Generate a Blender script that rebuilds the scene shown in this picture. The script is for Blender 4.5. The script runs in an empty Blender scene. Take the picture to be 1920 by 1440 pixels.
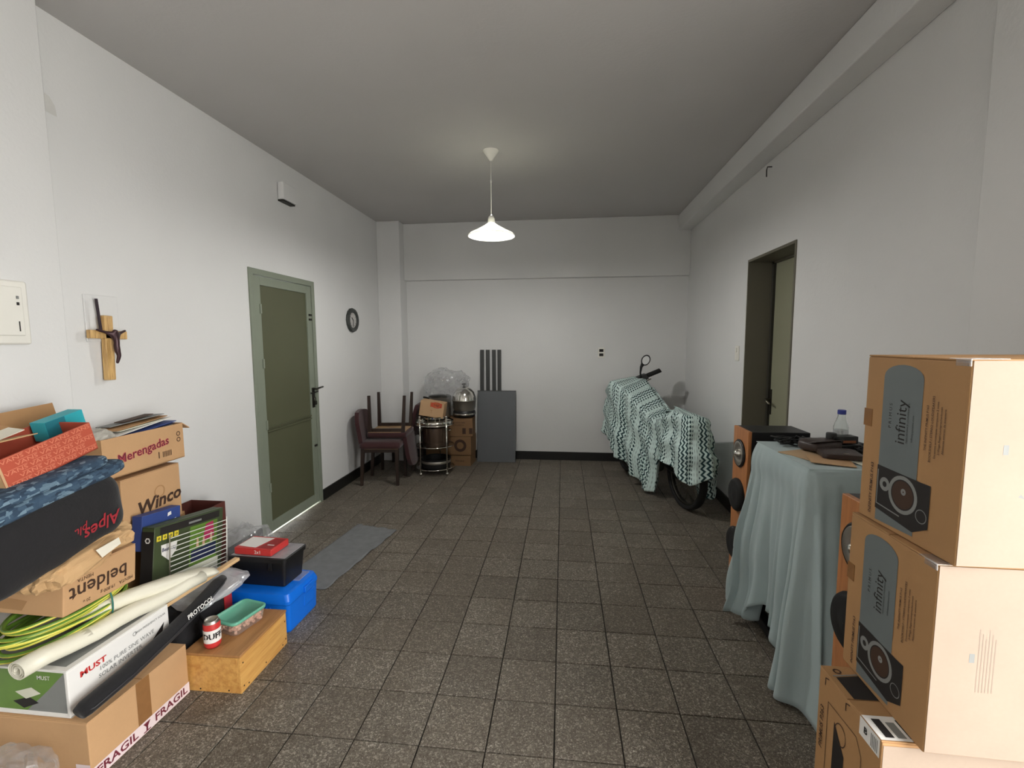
import bpy, bmesh, math, random
import numpy as np
from mathutils import Vector, Matrix, Euler, noise

random.seed(7)
SC = bpy.context.scene
COL = SC.collection
PI = math.pi
R = math.radians

# ------------------------------------------------------------------ camera, sky, light, exposure
yaw, pitch, roll, FPX = 0.110922, 0.093504, 0.004582, 861.45
fw = Vector((-math.sin(yaw) * math.cos(pitch), math.cos(yaw) * math.cos(pitch), -math.sin(pitch)))
r0 = Vector((math.cos(yaw), math.sin(yaw), 0)); d0 = fw.cross(r0)
rt = math.cos(roll) * r0 + math.sin(roll) * d0
up = -(-math.sin(roll) * r0 + math.cos(roll) * d0)
cd = bpy.data.cameras.new('camera'); cam = bpy.data.objects.new('camera', cd); COL.objects.link(cam)
cd.sensor_width = 36; cd.lens = FPX / 1920 * 36; cd.clip_start = 0.05
m = Matrix((rt, up, -fw)).transposed().to_4x4(); m.translation = (0, 0, 1.4925)
cam.matrix_world = m
SC.camera = cam

w = bpy.data.worlds.new('sky'); SC.world = w; w.use_nodes = True
w.node_tree.nodes['Background'].inputs[0].default_value = (0.98, 0.97, 0.95, 1)
w.node_tree.nodes['Background'].inputs[1].default_value = 15.0
def portal(loc, rot, sx, sy):
    l = bpy.data.lights.new('daylight_portal', 'AREA'); l.shape = 'RECTANGLE'; l.size = sx; l.size_y = sy
    l.cycles.is_portal = True
    o = bpy.data.objects.new('daylight_portal', l); COL.objects.link(o); o.location = loc; o.rotation_euler = rot
portal((1.70, 0.065, 1.225), (0, R(90), 0), 2.45, 1.43)
LAMP_STRENGTH = 950
SC.view_settings.view_transform = 'Standard'; SC.view_settings.look = 'None'
SC.view_settings.gamma = 1.0; SC.view_settings.use_curve_mapping = False
SC.view_settings.exposure = 0.0
SC.cycles.use_denoising = True
SC.cycles.max_bounces = 10; SC.cycles.diffuse_bounces = 6; SC.cycles.sample_clamp_indirect = 8
SC.cycles.transparent_max_bounces = 16

# ------------------------------------------------------------------ materials
def srgb(r, g, b):
    f = lambda c: (c / 255) / 12.92 if c / 255 <= .04045 else ((c / 255 + .055) / 1.055) ** 2.4
    return (f(r), f(g), f(b), 1)
class NT:
    def __init__(s, name):
        s.m = bpy.data.materials.new(name); s.m.use_nodes = True; s.t = s.m.node_tree
        s.bsdf = s.t.nodes['Principled BSDF']; s.out = s.t.nodes['Material Output']
    def n(s, kind, **kw):
        nd = s.t.nodes.new(kind)
        for k, v in kw.items():
            if k.startswith('_'): setattr(nd, k[1:], v)
            else: nd.inputs[k.replace('__', ' ')].default_value = v
        return nd
    def l(s, a, b): s.t.links.new(a, b)
    def mix(s, a, b, fac, mode='MIX'):
        nd = s.n('ShaderNodeMix', _data_type='RGBA', _blend_type=mode)
        for idx, v in ((6, a), (7, b)):
            if hasattr(v, 'is_output'): s.l(v, nd.inputs[idx])
            else: nd.inputs[idx].default_value = v
        if hasattr(fac, 'is_output'): s.l(fac, nd.inputs[0])
        else: nd.inputs[0].default_value = fac
        return nd.outputs[2]
    def math(s, op, a, b=0.0, clamp=False):
        nd = s.n('ShaderNodeMath', _operation=op, _use_clamp=clamp)
        for i, v in enumerate((a, b)):
            if hasattr(v, 'is_output'): s.l(v, nd.inputs[i])
            else: nd.inputs[i].default_value = v
        return nd.outputs[0]
    def coord(s, which='Object'): return s.n('ShaderNodeTexCoord').outputs[which]
    def noise(s, scale, detail=4, co=None, rough=.55):
        nd = s.n('ShaderNodeTexNoise', Scale=scale, Detail=detail, Roughness=rough); s.l(co or s.coord(), nd.inputs['Vector']); return nd.outputs[0]
    def ramp(s, fac, stops):
        nd = s.n('ShaderNodeValToRGB'); el = nd.color_ramp.elements
        while len(el) < len(stops): el.new(.5)
        for e, (p, c) in zip(el, stops): e.position = p; e.color = c
        s.l(fac, nd.inputs[0]); return nd.outputs[0]
    def bump(s, h, strength=.2, dist=.01):
        nd = s.n('ShaderNodeBump', Strength=strength, Distance=dist); s.l(h, nd.inputs['Height']); s.l(nd.outputs[0], s.bsdf.inputs['Normal'])
def dk(c, k): return (c[0] * k, c[1] * k, c[2] * k, 1)
def mat(name, col, rough=.6, metal=0, var=.12, vs=9, bump=None, spec=None, sheen=0):
    n = NT(name); f = n.noise(vs)
    n.l(n.mix(dk(col, 1 - var), dk(col, 1 + var), f), n.bsdf.inputs['Base Color'])
    n.bsdf.inputs['Roughness'].default_value = rough; n.bsdf.inputs['Metallic'].default_value = metal
    if spec is not None: n.bsdf.inputs['Specular IOR Level'].default_value = spec
    if sheen: n.bsdf.inputs['Sheen Weight'].default_value = sheen
    if bump: n.bump(n.noise(bump[0]), bump[1], bump[2] if len(bump) > 2 else .004)
    return n.m
def wall_mat(name, col):
    n = NT(name)
    big = n.noise(1.3, 3); fine = n.noise(28, 5)
    c = n.mix(dk(col, .93), dk(col, 1.04), big); c = n.mix(c, dk(col, .88), n.math('MULTIPLY', n.math('GREATER_THAN', fine, .71), .25))
    n.l(c, n.bsdf.inputs['Base Color']); n.bsdf.inputs['Roughness'].default_value = .85
    n.bsdf.inputs['Specular IOR Level'].default_value = .25
    n.bump(n.math('ADD', n.noise(60, 4), n.noise(9, 2)), .25, .004)
    return n.m
def tile_mat():
    n = NT('terrazzo_tile'); co = n.coord('Object')
    info = n.n('ShaderNodeObjectInfo')
    off = n.n('ShaderNodeVectorMath', _operation='SCALE'); n.l(info.outputs['Location'], off.inputs[0]); off.inputs['Scale'].default_value = 7.3
    add = n.n('ShaderNodeVectorMath', _operation='ADD'); n.l(co, add.inputs[0]); n.l(off.outputs[0], add.inputs[1]); v = add.outputs[0]
    def vor(scale):
        nd = n.n('ShaderNodeTexVoronoi', Scale=scale); n.l(v, nd.inputs['Vector'])
        sep = n.n('ShaderNodeSeparateColor'); n.l(nd.outputs['Color'], sep.inputs[0]); return sep.outputs[0], nd.outputs['Distance']
    a, da = vor(150); b, db = vor(310)
    base = n.ramp(a, [(0, srgb(76, 69, 59)), (.5, srgb(102, 94, 82)), (.8, srgb(122, 114, 102)), (1, srgb(186, 178, 164))])
    base2 = n.ramp(b, [(0, srgb(66, 60, 53)), (.6, srgb(112, 105, 95)), (.92, srgb(140, 133, 122)), (1, srgb(205, 200, 188))])
    c = n.mix(base, base2, .55)
    stain = n.n('ShaderNodeTexNoise', Scale=2.2, Detail=4.0); n.l(v, stain.inputs['Vector'])
    c = n.mix(c, srgb(84, 74, 62), n.math('MULTIPLY', n.math('GREATER_THAN', stain.outputs[0], .5), .25))
    k = n.math('ADD', n.math('MULTIPLY', info.outputs['Random'], .16), .91)
    hs = n.n('ShaderNodeHueSaturation'); n.l(c, hs.inputs['Color']); n.l(k, hs.inputs['Value'])
    n.l(hs.outputs[0], n.bsdf.inputs['Base Color'])
    n.l(n.math('ADD', n.math('MULTIPLY', b, .25), .38), n.bsdf.inputs['Roughness'])
    n.bsdf.inputs['Specular IOR Level'].default_value = .22
    n.bump(n.math('ADD', db, n.noise(45, 3, v)), .28, .003)
    return n.m
def wood_mat(name, c1, c2, scale=14, axis=2, rough=.45):
    n = NT(name); mp = n.n('ShaderNodeMapping'); n.l(n.coord(), mp.inputs[0])
    sc = [scale] * 3; sc[axis] = scale * .08; mp.inputs['Scale'].default_value = sc
    f = n.noise(3.0, 6, mp.outputs[0], .65)
    n.l(n.ramp(f, [(.3, c1), (.55, c2), (.75, dk(c2, 1.15))]), n.bsdf.inputs['Base Color'])
    n.bsdf.inputs['Roughness'].default_value = rough; n.bump(f, .08, .002)
    return n.m
def card_mat(name, col, wrinkle=.15):
    n = NT(name); co = n.coord()
    f = n.noise(5, 4); g = n.noise(120, 2)
    c = n.mix(dk(col, .86), dk(col, 1.1), f); c = n.mix(c, dk(col, .75), n.math('MULTIPLY', g, .22))
    n.l(c, n.bsdf.inputs['Base Color']); n.bsdf.inputs['Roughness'].default_value = .75
    n.bsdf.inputs['Specular IOR Level'].default_value = .3
    n.bump(n.noise(11, 3), wrinkle, .01)
    return n.m
def film_mat(name, col, opac=.3):
    n = NT(name)
    tr = n.n('ShaderNodeBsdfTransparent'); df = n.n('ShaderNodeBsdfDiffuse', Color=col); tl = n.n('ShaderNodeBsdfTranslucent', Color=col)
    gl = n.n('ShaderNodeBsdfGlossy', Roughness=.18)
    m1 = n.n('ShaderNodeMixShader'); n.l(df.outputs[0], m1.inputs[1]); n.l(tl.outputs[0], m1.inputs[2])
    m2 = n.n('ShaderNodeMixShader', Fac=.22); n.l(m1.outputs[0], m2.inputs[1]); n.l(gl.outputs[0], m2.inputs[2])
    m3 = n.n('ShaderNodeMixShader'); n.l(tr.outputs[0], m3.inputs[1]); n.l(m2.outputs[0], m3.inputs[2])
    f = n.noise(14, 4); n.l(n.math('ADD', n.math('MULTIPLY', n.math('SUBTRACT', f, .5), .5), opac, True), m3.inputs[0])
    n.l(m3.outputs[0], n.out.inputs[0]); return n.m
def glass_mat(name, col, rough=.02, ior=1.45):
    n = NT(name); n.bsdf.inputs['Base Color'].default_value = col; n.bsdf.inputs['Roughness'].default_value = rough
    n.bsdf.inputs['Transmission Weight'].default_value = 1; n.bsdf.inputs['IOR'].default_value = ior
    n.l(n.mix(col, dk(col, .97), n.noise(30)), n.bsdf.inputs['Base Color']); return n.m

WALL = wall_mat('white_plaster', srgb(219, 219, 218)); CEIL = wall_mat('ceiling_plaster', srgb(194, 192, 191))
TILE = tile_mat(); GROUT = mat('grout', srgb(38, 35, 31), .9)
BLACKB = mat('black_skirting', srgb(22, 22, 21), .4, var=.2)
DFRAME = mat('green_grey_paint', srgb(128, 135, 120), .5, var=.07, vs=5, bump=(30, .1))
DPANEL = mat('olive_paint', srgb(84, 86, 64), .5, var=.1, vs=2.5, bump=(12, .1))
DWOOD = mat('olive_grey_door_paint', srgb(140, 140, 118), .5, var=.05, vs=3)
JAMB = mat('brown_grey_jamb_paint', srgb(104, 100, 86), .55, var=.06, vs=3)
STEEL = mat('worn_metal', srgb(120, 116, 104), .4, 1, .2); DARKM = mat('dark_metal', srgb(48, 46, 40), .5, .6, .2)
CHROME = mat('chrome', srgb(215, 212, 205), .12, 1, .05); SILVER = mat('brushed_steel', srgb(186, 182, 174), .42, 1, .1)
BLACK = mat('black_plastic', srgb(20, 20, 21), .45, var=.2); RUBBER = mat('black_rubber', srgb(16, 16, 16), .8)
INKRED = mat('dull_red_print', srgb(150, 34, 44), .7)
BLACKFAB = mat('black_fabric', srgb(18, 17, 20), .9, var=.3, vs=30, bump=(90, .3), sheen=.1)
WHITEP = mat('white_plastic', srgb(226, 224, 216), .4, var=.03)
CARD = card_mat('cardboard', srgb(196, 156, 114)); CARD2 = card_mat('cardboard_dark', srgb(174, 134, 92)); CARD3 = card_mat('cardboard_pale', srgb(196, 160, 122))
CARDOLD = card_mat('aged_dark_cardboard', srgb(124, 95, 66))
CARDW = card_mat('pale_printed_cardboard', srgb(196, 172, 148))
TAPE = mat('brown_tape', srgb(140, 100, 62), .25, var=.15, vs=25); TAPEW = mat('white_tape', srgb(232, 214, 214), .45, var=.05)
INKR = mat('dark_red_ink', srgb(110, 38, 52), .6); INKB = mat('dark_brown_ink', srgb(62, 40, 26), .7); INKK = mat('black_ink', srgb(28, 24, 22), .7)
RED = mat('red_print', srgb(196, 52, 50), .45, var=.08); PINKR = mat('pink_red_print', srgb(196, 84, 92), .6); WHITEPR = mat('white_print', srgb(232, 230, 226), .5, var=.04)
GREYPR = mat('grey_print', srgb(128, 130, 128), .6); BLUEPR = mat('blue_print', srgb(52, 72, 134), .45); NAVY = mat('navy_print', srgb(36, 44, 80), .5)
GREENPR = mat('leaf_green_print', srgb(96, 132, 50), .5, var=.2, vs=14); DKGREEN = mat('dark_green_print', srgb(62, 74, 46), .5)
YELLOW = mat('yellow_print', srgb(226, 206, 60), .5); PINK = mat('magenta_print', srgb(176, 44, 92), .5); CREAM = mat('cream_print', srgb(214, 214, 196), .5)
PINE = wood_mat('varnished_pine', srgb(190, 132, 66), srgb(214, 164, 92), 16, 1); PINETOP = wood_mat('brown_plywood', srgb(150, 104, 62), srgb(176, 128, 80), 12, 1)
LATH = wood_mat('raw_lath', srgb(200, 158, 110), srgb(220, 184, 138), 20, 1)
SPKW = wood_mat('beech_veneer', srgb(158, 100, 60), srgb(184, 124, 78), 22, 2, .4); DKWOOD = wood_mat('dark_chair_wood', srgb(34, 23, 18), srgb(48, 34, 27), 18, 2)
PLY = wood_mat('tan_plywood', srgb(150, 118, 82), srgb(172, 140, 102), 10, 0); CROSSW = wood_mat('golden_olive_wood', srgb(150, 108, 58), srgb(206, 168, 108), 40, 2)
MAROON = mat('maroon_velvet', srgb(54, 18, 21), .85, var=.2, vs=20, sheen=.2)
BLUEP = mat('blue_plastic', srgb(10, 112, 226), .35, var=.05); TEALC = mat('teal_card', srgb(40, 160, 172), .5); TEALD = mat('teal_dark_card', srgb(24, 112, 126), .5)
VANSC = mat('brick_red_card', srgb(176, 78, 56), .6); VANSL = mat('salmon_print', srgb(214, 132, 104), .6)
ROLLW = mat('cream_vinyl', srgb(228, 224, 206), .4, var=.05, vs=4, bump=(12, .25, .01)); GREYMAT = mat('grey_felt', srgb(118, 120, 122), .95, var=.25, vs=16, bump=(40, .6, .006))
GREENLID = mat('green_plastic_lid', srgb(104, 176, 150), .35); TABLEGREY = mat('grey_laminate', srgb(92, 95, 98), .5, var=.05); LEGGREY = mat('dark_grey_paint', srgb(52, 53, 52), .45, var=.1)
FILM = film_mat('clear_film', (.75, .76, .78, 1), .32); FILMT = film_mat('tub_plastic', (.85, .8, .75, 1), .30); FILMW = film_mat('milky_film', (.8, .8, .84, 1), .62); FILMS = film_mat('crinkled_white_film', (.85, .85, .88, 1), .88)
GLASS = glass_mat('clear_glass', (.95, .98, .97, 1)); BLUECAP = mat('blue_cap', srgb(40, 52, 140), .4)
LEATHER = mat('brown_leather', srgb(58, 46, 42), .5, var=.2, vs=12, bump=(30, .2)); PAPER = mat('paper', srgb(224, 218, 202), .8, var=.05); KRAFT = card_mat('kraft_paper', srgb(196, 160, 116), .5)
ENV = card_mat('manila_paper', srgb(190, 162, 128)); CLOCKR = mat('grey_clock_rim', srgb(58, 61, 58), .4, var=.1); CLOCKF = mat('clock_face', srgb(190, 188, 184), .5, var=.03)
CORPUS = mat('dark_bronze', srgb(62, 40, 44), .4, .5); BOXGREY = mat('slate_print', srgb(106, 114, 115), .65, var=.1, vs=6); COPPER = mat('copper', srgb(140, 90, 62), .4, .7)
PEANUT = mat('pinkish_sweets', srgb(226, 178, 154), .6, var=.3, vs=60)
def cloth_mat(name, c1, c2):
    n = NT(name); n.l(n.mix(c1, c2, n.noise(3, 2)), n.bsdf.inputs['Base Color']); n.bsdf.inputs['Roughness'].default_value = .9
    n.bsdf.inputs['Sheen Weight'].default_value = .15; n.bump(n.noise(180, 2), .2, .002); return n.m
SHEET = cloth_mat('pale_aqua_cotton', srgb(172, 186, 187), srgb(158, 176, 178))
def pattern_mat():
    n = NT('teal_geometric_print'); uv = n.coord('UV'); sep = n.n('ShaderNodeSeparateXYZ'); n.l(uv, sep.inputs[0]); v, u = sep.outputs[0], sep.outputs[1]
    tri = n.math('ABSOLUTE', n.math('SUBTRACT', n.math('FRACT', n.math('MULTIPLY', u, 21)), .5))
    zig = n.math('LESS_THAN', n.math('FRACT', n.math('ADD', n.math('MULTIPLY', v, 25), n.math('MULTIPLY', tri, 1.1))), .48)
    chk = n.math('LESS_THAN', n.math('ADD', n.math('ABSOLUTE', n.math('SUBTRACT', n.math('FRACT', n.math('MULTIPLY', u, 28)), .5)), n.math('ABSOLUTE', n.math('SUBTRACT', n.math('FRACT', n.math('MULTIPLY', v, 28)), .5))), .42)
    lin = n.math('LESS_THAN', n.math('FRACT', n.math('MULTIPLY', v, 44)), .35)
    band = n.math('FRACT', n.math('MULTIPLY', v, 4.6))
    a = n.math('LESS_THAN', band, .42); b = n.math('GREATER_THAN', band, .74)
    f = n.math('ADD', n.math('MULTIPLY', a, zig), n.math('ADD', n.math('MULTIPLY', b, n.math('MULTIPLY', lin, tri)), n.math('MULTIPLY', n.math('SUBTRACT', 1, n.math('ADD', a, b)), chk)), True)
    n.l(n.mix(srgb(208, 228, 224), srgb(34, 64, 68), f), n.bsdf.inputs['Base Color']); n.bsdf.inputs['Roughness'].default_value = .9
    n.bump(n.noise(160, 2), .15, .002); return n.m
PATT = pattern_mat()
def blanket_mat():
    n = NT('blue_woven_blanket'); mp = n.n('ShaderNodeMapping'); n.l(n.coord(), mp.inputs[0]); mp.inputs['Scale'].default_value = (70, 48, 120)
    vo = n.n('ShaderNodeTexVoronoi', Scale=1.0, _distance='CHEBYCHEV'); n.l(mp.outputs[0], vo.inputs['Vector'])
    sp = n.n('ShaderNodeSeparateColor'); n.l(vo.outputs['Color'], sp.inputs[0])
    c = n.ramp(sp.outputs[0], [(0, srgb(34, 50, 68)), (.45, srgb(52, 74, 96)), (.72, srgb(60, 82, 102)), (.95, srgb(112, 136, 152))])
    n.l(c, n.bsdf.inputs['Base Color']); n.bsdf.inputs['Roughness'].default_value = .95; n.bump(n.noise(90, 3), .5, .004); return n.m
BLANKET = blanket_mat()
def cable_mat():
    n = NT('green_yellow_insulation'); uv = n.coord('UV'); sep = n.n('ShaderNodeSeparateXYZ'); n.l(uv, sep.inputs[0])
    n.l(n.mix(srgb(98, 136, 48), srgb(222, 214, 92), n.math('LESS_THAN', sep.outputs[1], .36)), n.bsdf.inputs['Base Color']); n.bsdf.inputs['Roughness'].default_value = .4; return n.m
CABLE = cable_mat()
def shade_mat():
    n = NT('white_glass_shade'); d = n.n('ShaderNodeBsdfDiffuse', Color=(.5, .5, .48, 1)); t = n.n('ShaderNodeBsdfTranslucent', Color=(.88, .88, .80, 1))
    mx = n.n('ShaderNodeMixShader', Fac=.6); n.l(d.outputs[0], mx.inputs[1]); n.l(t.outputs[0], mx.inputs[2]); n.l(mx.outputs[0], n.out.inputs[0]); return n.m
SHADE = shade_mat()
def emit(name, col, s):
    n = NT(name); n.bsdf.inputs['Emission Color'].default_value = col; n.bsdf.inputs['Emission Strength'].default_value = s; return n.m
BULB = emit('lit_bulb', (1, .985, .94, 1), LAMP_STRENGTH)

# ------------------------------------------------------------------ mesh helpers
def link(o, parent=None):
    COL.objects.link(o)
    if parent is not None: o.parent = parent
    return o
def tag(o, label=None, cat=None, group=None, kind=None):
    if label: o['label'] = label
    if cat: o['category'] = cat
    if group: o['group'] = group
    if kind: o['kind'] = kind
    return o
def thing(name, label, cat, loc=(0, 0, 0), rot=(0, 0, 0), group=None):
    o = bpy.data.objects.new(name, None); o.empty_display_size = .05; link(o); o.location = loc
    o.rotation_euler = (0, 0, rot) if isinstance(rot, (int, float)) else rot
    return tag(o, label, cat, group)
class G:
    def __init__(s): s.v = []; s.f = []; s.uv = {}
    def add(s, vs, fs, M=None):
        b = len(s.v)
        for p in vs:
            p = Vector(p); s.v.append(M @ p if M else p)
        for f in fs: s.f.append(tuple(i + b for i in f))
        return s
    def box(s, size, loc=(0, 0, 0), rot=None, taper=1.0):
        x, y, z = size[0] / 2, size[1] / 2, size[2] / 2; t = taper
        vs = [(-x * t, -y * t, -z), (x * t, -y * t, -z), (x * t, y * t, -z), (-x * t, y * t, -z), (-x, -y, z), (x, -y, z), (x, y, z), (-x, y, z)]
        M = Matrix.Translation(loc)
        if rot: M = M @ Euler(rot).to_matrix().to_4x4()
        return s.add(vs, [(3, 2, 1, 0), (4, 5, 6, 7), (0, 1, 5, 4), (1, 2, 6, 5), (2, 3, 7, 6), (3, 0, 4, 7)], M)
    def b2(s, x0, x1, y0, y1, z0, z1): return s.box((x1 - x0, y1 - y0, z1 - z0), ((x0 + x1) / 2, (y0 + y1) / 2, (z0 + z1) / 2))
    def lathe(s, prof, loc=(0, 0, 0), axis='Z', n=24, closed=False):
        vs = []; fs = []; k = len(prof)
        for i in range(n):
            a = 2 * PI * i / n
            for r, z in prof: vs.append((r * math.cos(a), r * math.sin(a), z))
        for i in range(n):
            j = (i + 1) % n
            for q in range(k if closed else k - 1):
                q2 = (q + 1) % k; fs.append((i * k + q, j * k + q, j * k + q2, i * k + q2))
        M = Matrix.Translation(loc)
        if axis == 'X': M = M @ Matrix.Rotation(R(90), 4, 'Y')
        elif axis == '-X': M = M @ Matrix.Rotation(R(-90), 4, 'Y')
        elif axis == 'Y': M = M @ Matrix.Rotation(R(-90), 4, 'X')
        elif axis == '-Y': M = M @ Matrix.Rotation(R(90), 4, 'X')
        elif not isinstance(axis, str): M = M @ axis
        return s.add(vs, fs, M)
    def tube(s, pts, r, n=8, cap=True, closed=False, flat=1.0):
        pts = [Vector(p) for p in pts]; k = len(pts); rs = r if isinstance(r, (list, tuple)) else [r] * k
        b = len(s.v); prev = None; L = 0
        for i, p in enumerate(pts):
            a = pts[(i - 1) % k] if (closed or i > 0) else p; c = pts[(i + 1) % k] if (closed or i < k - 1) else p
            t = (c - a).normalized()
            if prev is None: nr = t.orthogonal().normalized() if abs(t.z) > .9 else t.cross(Vector((0, 0, 1))).normalized()
            else: nr = (prev - t * prev.dot(t)).normalized()
            prev = nr; bi = t.cross(nr)
            for j in range(n):
                a_ = 2 * PI * j / n; s.uv[len(s.v)] = (i / max(1, k - 1), j / n)
                s.v.append(p + nr * math.cos(a_) * rs[i] + bi * math.sin(a_) * rs[i] * flat)
        for i in range(k if closed else k - 1):
            for j in range(n):
                i2 = (i + 1) % k; j2 = (j + 1) % n
                s.f.append((b + i * n + j, b + i * n + j2, b + i2 * n + j2, b + i2 * n + j))
        if cap and not closed:
            s.f.append(tuple(b + j for j in reversed(range(n)))); s.f.append(tuple(b + (k - 1) * n + j for j in range(n)))
        return s
    def cyl(s, a, b, r, n=14): return s.tube([a, b], r, n)
    def ball(s, c, r, n=12, sq=(1, 1, 1)):
        m_ = n // 2; pr = [(max(1e-4, math.sin(PI * i / m_)) , -math.cos(PI * i / m_)) for i in range(m_ + 1)]
        b = len(s.v); s.lathe([(p * r, z * r) for p, z in pr], (0, 0, 0), 'Z', n)
        for i in range(b, len(s.v)): s.v[i] = Vector((s.v[i].x * sq[0] + c[0], s.v[i].y * sq[1] + c[1], s.v[i].z * sq[2] + c[2]))
        return s
    def poly(s, pts, th=0.0, d=(0, 0, 1)):
        k = len(pts); d = Vector(d) * th
        if th == 0: return s.add(pts, [tuple(range(k))])
        vs = [Vector(p) for p in pts] + [Vector(p) + d for p in pts]
        return s.add(vs, [tuple(reversed(range(k))), tuple(range(k, 2 * k))] + [(i, (i + 1) % k, k + (i + 1) % k, k + i) for i in range(k)])
    def mesh(s, name, mt=None, smooth=False):
        me = bpy.data.meshes.new(name); me.from_pydata([tuple(v) for v in s.v], [], s.f)
        if s.uv:
            ul = me.uv_layers.new(name='UVMap')
            for lp in me.loops:
                if lp.vertex_index in s.uv: ul.data[lp.index].uv = s.uv[lp.vertex_index]
        if mt: me.materials.append(mt)
        if smooth: me.polygons.foreach_set('use_smooth', [True] * len(me.polygons))
        me.update(); return me
    def build(s, name, mt, parent=None, smooth=False, bevel=0, loc=None, rot=None, solid=0, seg=2, sharp=0):
        o = bpy.data.objects.new(name, s.mesh(name, mt, smooth)); link(o, parent)
        if loc is not None: o.location = loc
        if rot is not None: o.rotation_euler = rot
        if smooth and sharp: o.data.set_sharp_from_angle(angle=R(sharp))
        if solid: md = o.modifiers.new('thickness', 'SOLIDIFY'); md.thickness = solid; md.offset = 0
        if bevel:
            md = o.modifiers.new('bevel', 'BEVEL'); md.width = bevel; md.segments = seg; md.limit_method = 'ANGLE'; md.angle_limit = R(40)
            if not smooth: o.data.polygons.foreach_set('use_smooth', [True] * len(o.data.polygons)); wn = o.modifiers.new('wn', 'WEIGHTED_NORMAL'); wn.keep_sharp = True
        return o
def B(name, size, loc, mt, parent=None, rot=None, bevel=.002, taper=1.0):
    return G().box(size, (0, 0, 0), None, taper).build(name, mt, parent, bevel=bevel, loc=loc, rot=rot)
def blob(dims, e1=.35, e2=.35, amp=.01, ns=6, seed=0, n=48, m_=28, ridged=False):
    g = G(); sg = lambda c, e: math.copysign(abs(c) ** e, c)
    for i in range(m_ + 1):
        ph = -PI / 2 + PI * i / m_
        for j in range(n):
            th = 2 * PI * j / n
            p = Vector((sg(math.cos(ph), e1) * sg(math.cos(th), e2) * dims[0] / 2, sg(math.cos(ph), e1) * sg(math.sin(th), e2) * dims[1] / 2, sg(math.sin(ph), e1) * dims[2] / 2))
            q = p * ns + Vector((seed * 3.7, seed, 0)); d = noise.noise(q) + .5 * noise.noise(q * 2.1)
            if ridged: d = (1 - 2.2 * abs(noise.noise(q))) * .8 + .5 * (1 - 2 * abs(noise.noise(q * 2.3)))
            nn = p.normalized() if p.length > 0 else Vector((0, 0, 1))
            g.v.append(p + nn * amp * d + Vector((0, 0, dims[2] / 2)))
    for i in range(m_):
        for j in range(n): g.f.append((i * n + j, i * n + (j + 1) % n, (i + 1) * n + (j + 1) % n, (i + 1) * n + j))
    return g
_tc = {}
def text_mesh(s, size, bold=0, shear=0, space=1.0):
    cu = bpy.data.curves.new('lettering', 'FONT'); cu.body = s; cu.size = size; cu.offset = bold * size; cu.shear = shear; cu.space_character = space
    cu.align_x = 'CENTER'; cu.align_y = 'CENTER'; cu.resolution_u = 2
    o = bpy.data.objects.new('tmp', cu); COL.objects.link(o); bpy.context.view_layer.update()
    me = bpy.data.meshes.new_from_object(o.evaluated_get(bpy.context.evaluated_depsgraph_get())); bpy.data.objects.remove(o); return me
FACES = {'+X': ((1, 0, 0), (0, 1, 0), (0, 0, 1)), '-X': ((-1, 0, 0), (0, -1, 0), (0, 0, 1)), '-Y': ((0, -1, 0), (1, 0, 0), (0, 0, 1)), '+Y': ((0, 1, 0), (-1, 0, 0), (0, 0, 1)), '+Z': ((0, 0, 1), (1, 0, 0), (0, 1, 0)), '+Zx': ((0, 0, 1), (0, 1, 0), (-1, 0, 0))}
def face_M(dims, face, u, v, ang=0, eps=.0012):
    nrm, ri, upv = (Vector(a) for a in FACES[face]); sx, sy, sz = dims
    o = Vector((nrm.x * sx / 2, nrm.y * sy / 2, sz if nrm.z else 0)) + nrm * eps + ri * u + upv * v
    c, s_ = math.cos(ang), math.sin(ang)
    M = Matrix((ri * c + upv * s_, -ri * s_ + upv * c, nrm)).transposed().to_4x4(); M.translation = o; return M
def letter(parent, dims, face, u, v, s, size, mt, ang=0, bold=.01, shear=0, wide=1.0, eps=.0014, name='lettering', space=1.0):
    me = text_mesh(s, size, bold, shear, space); me.transform(Matrix.Diagonal((wide, 1, 1, 1))); me.materials.clear(); me.materials.append(mt)
    o = bpy.data.objects.new(name, me); link(o, parent); o.matrix_local = face_M(dims, face, u, v, ang, eps); return o
def decal(parent, dims, face, pts, mt, name='print', eps=.0008):
    g = G(); g.poly([(a, b, 0) for a, b in pts]); o = g.build(name, mt, parent); o.matrix_local = face_M(dims, face, 0, 0, 0, eps); return o
def rect(u0, u1, v0, v1): return [(u0, v0), (u1, v0), (u1, v1), (u0, v1)]
def ring(parent, dims, face, u, v, r0_, r1, mt, name='print', eps=.0012, ex=1.0, n=28):
    g = G()
    for i in range(n):
        a = 2 * PI * i / n
        g.v += [Vector((u + r0_ * math.cos(a) * ex, v + r0_ * math.sin(a), 0)), Vector((u + r1 * math.cos(a) * ex, v + r1 * math.sin(a), 0))]
    g.f = [(2 * i, 2 * i + 1, 2 * ((i + 1) % n) + 1, 2 * ((i + 1) % n)) for i in range(n)]
    o = g.build(name, mt, parent); o.matrix_local = face_M(dims, face, 0, 0, 0, eps); return o
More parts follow.
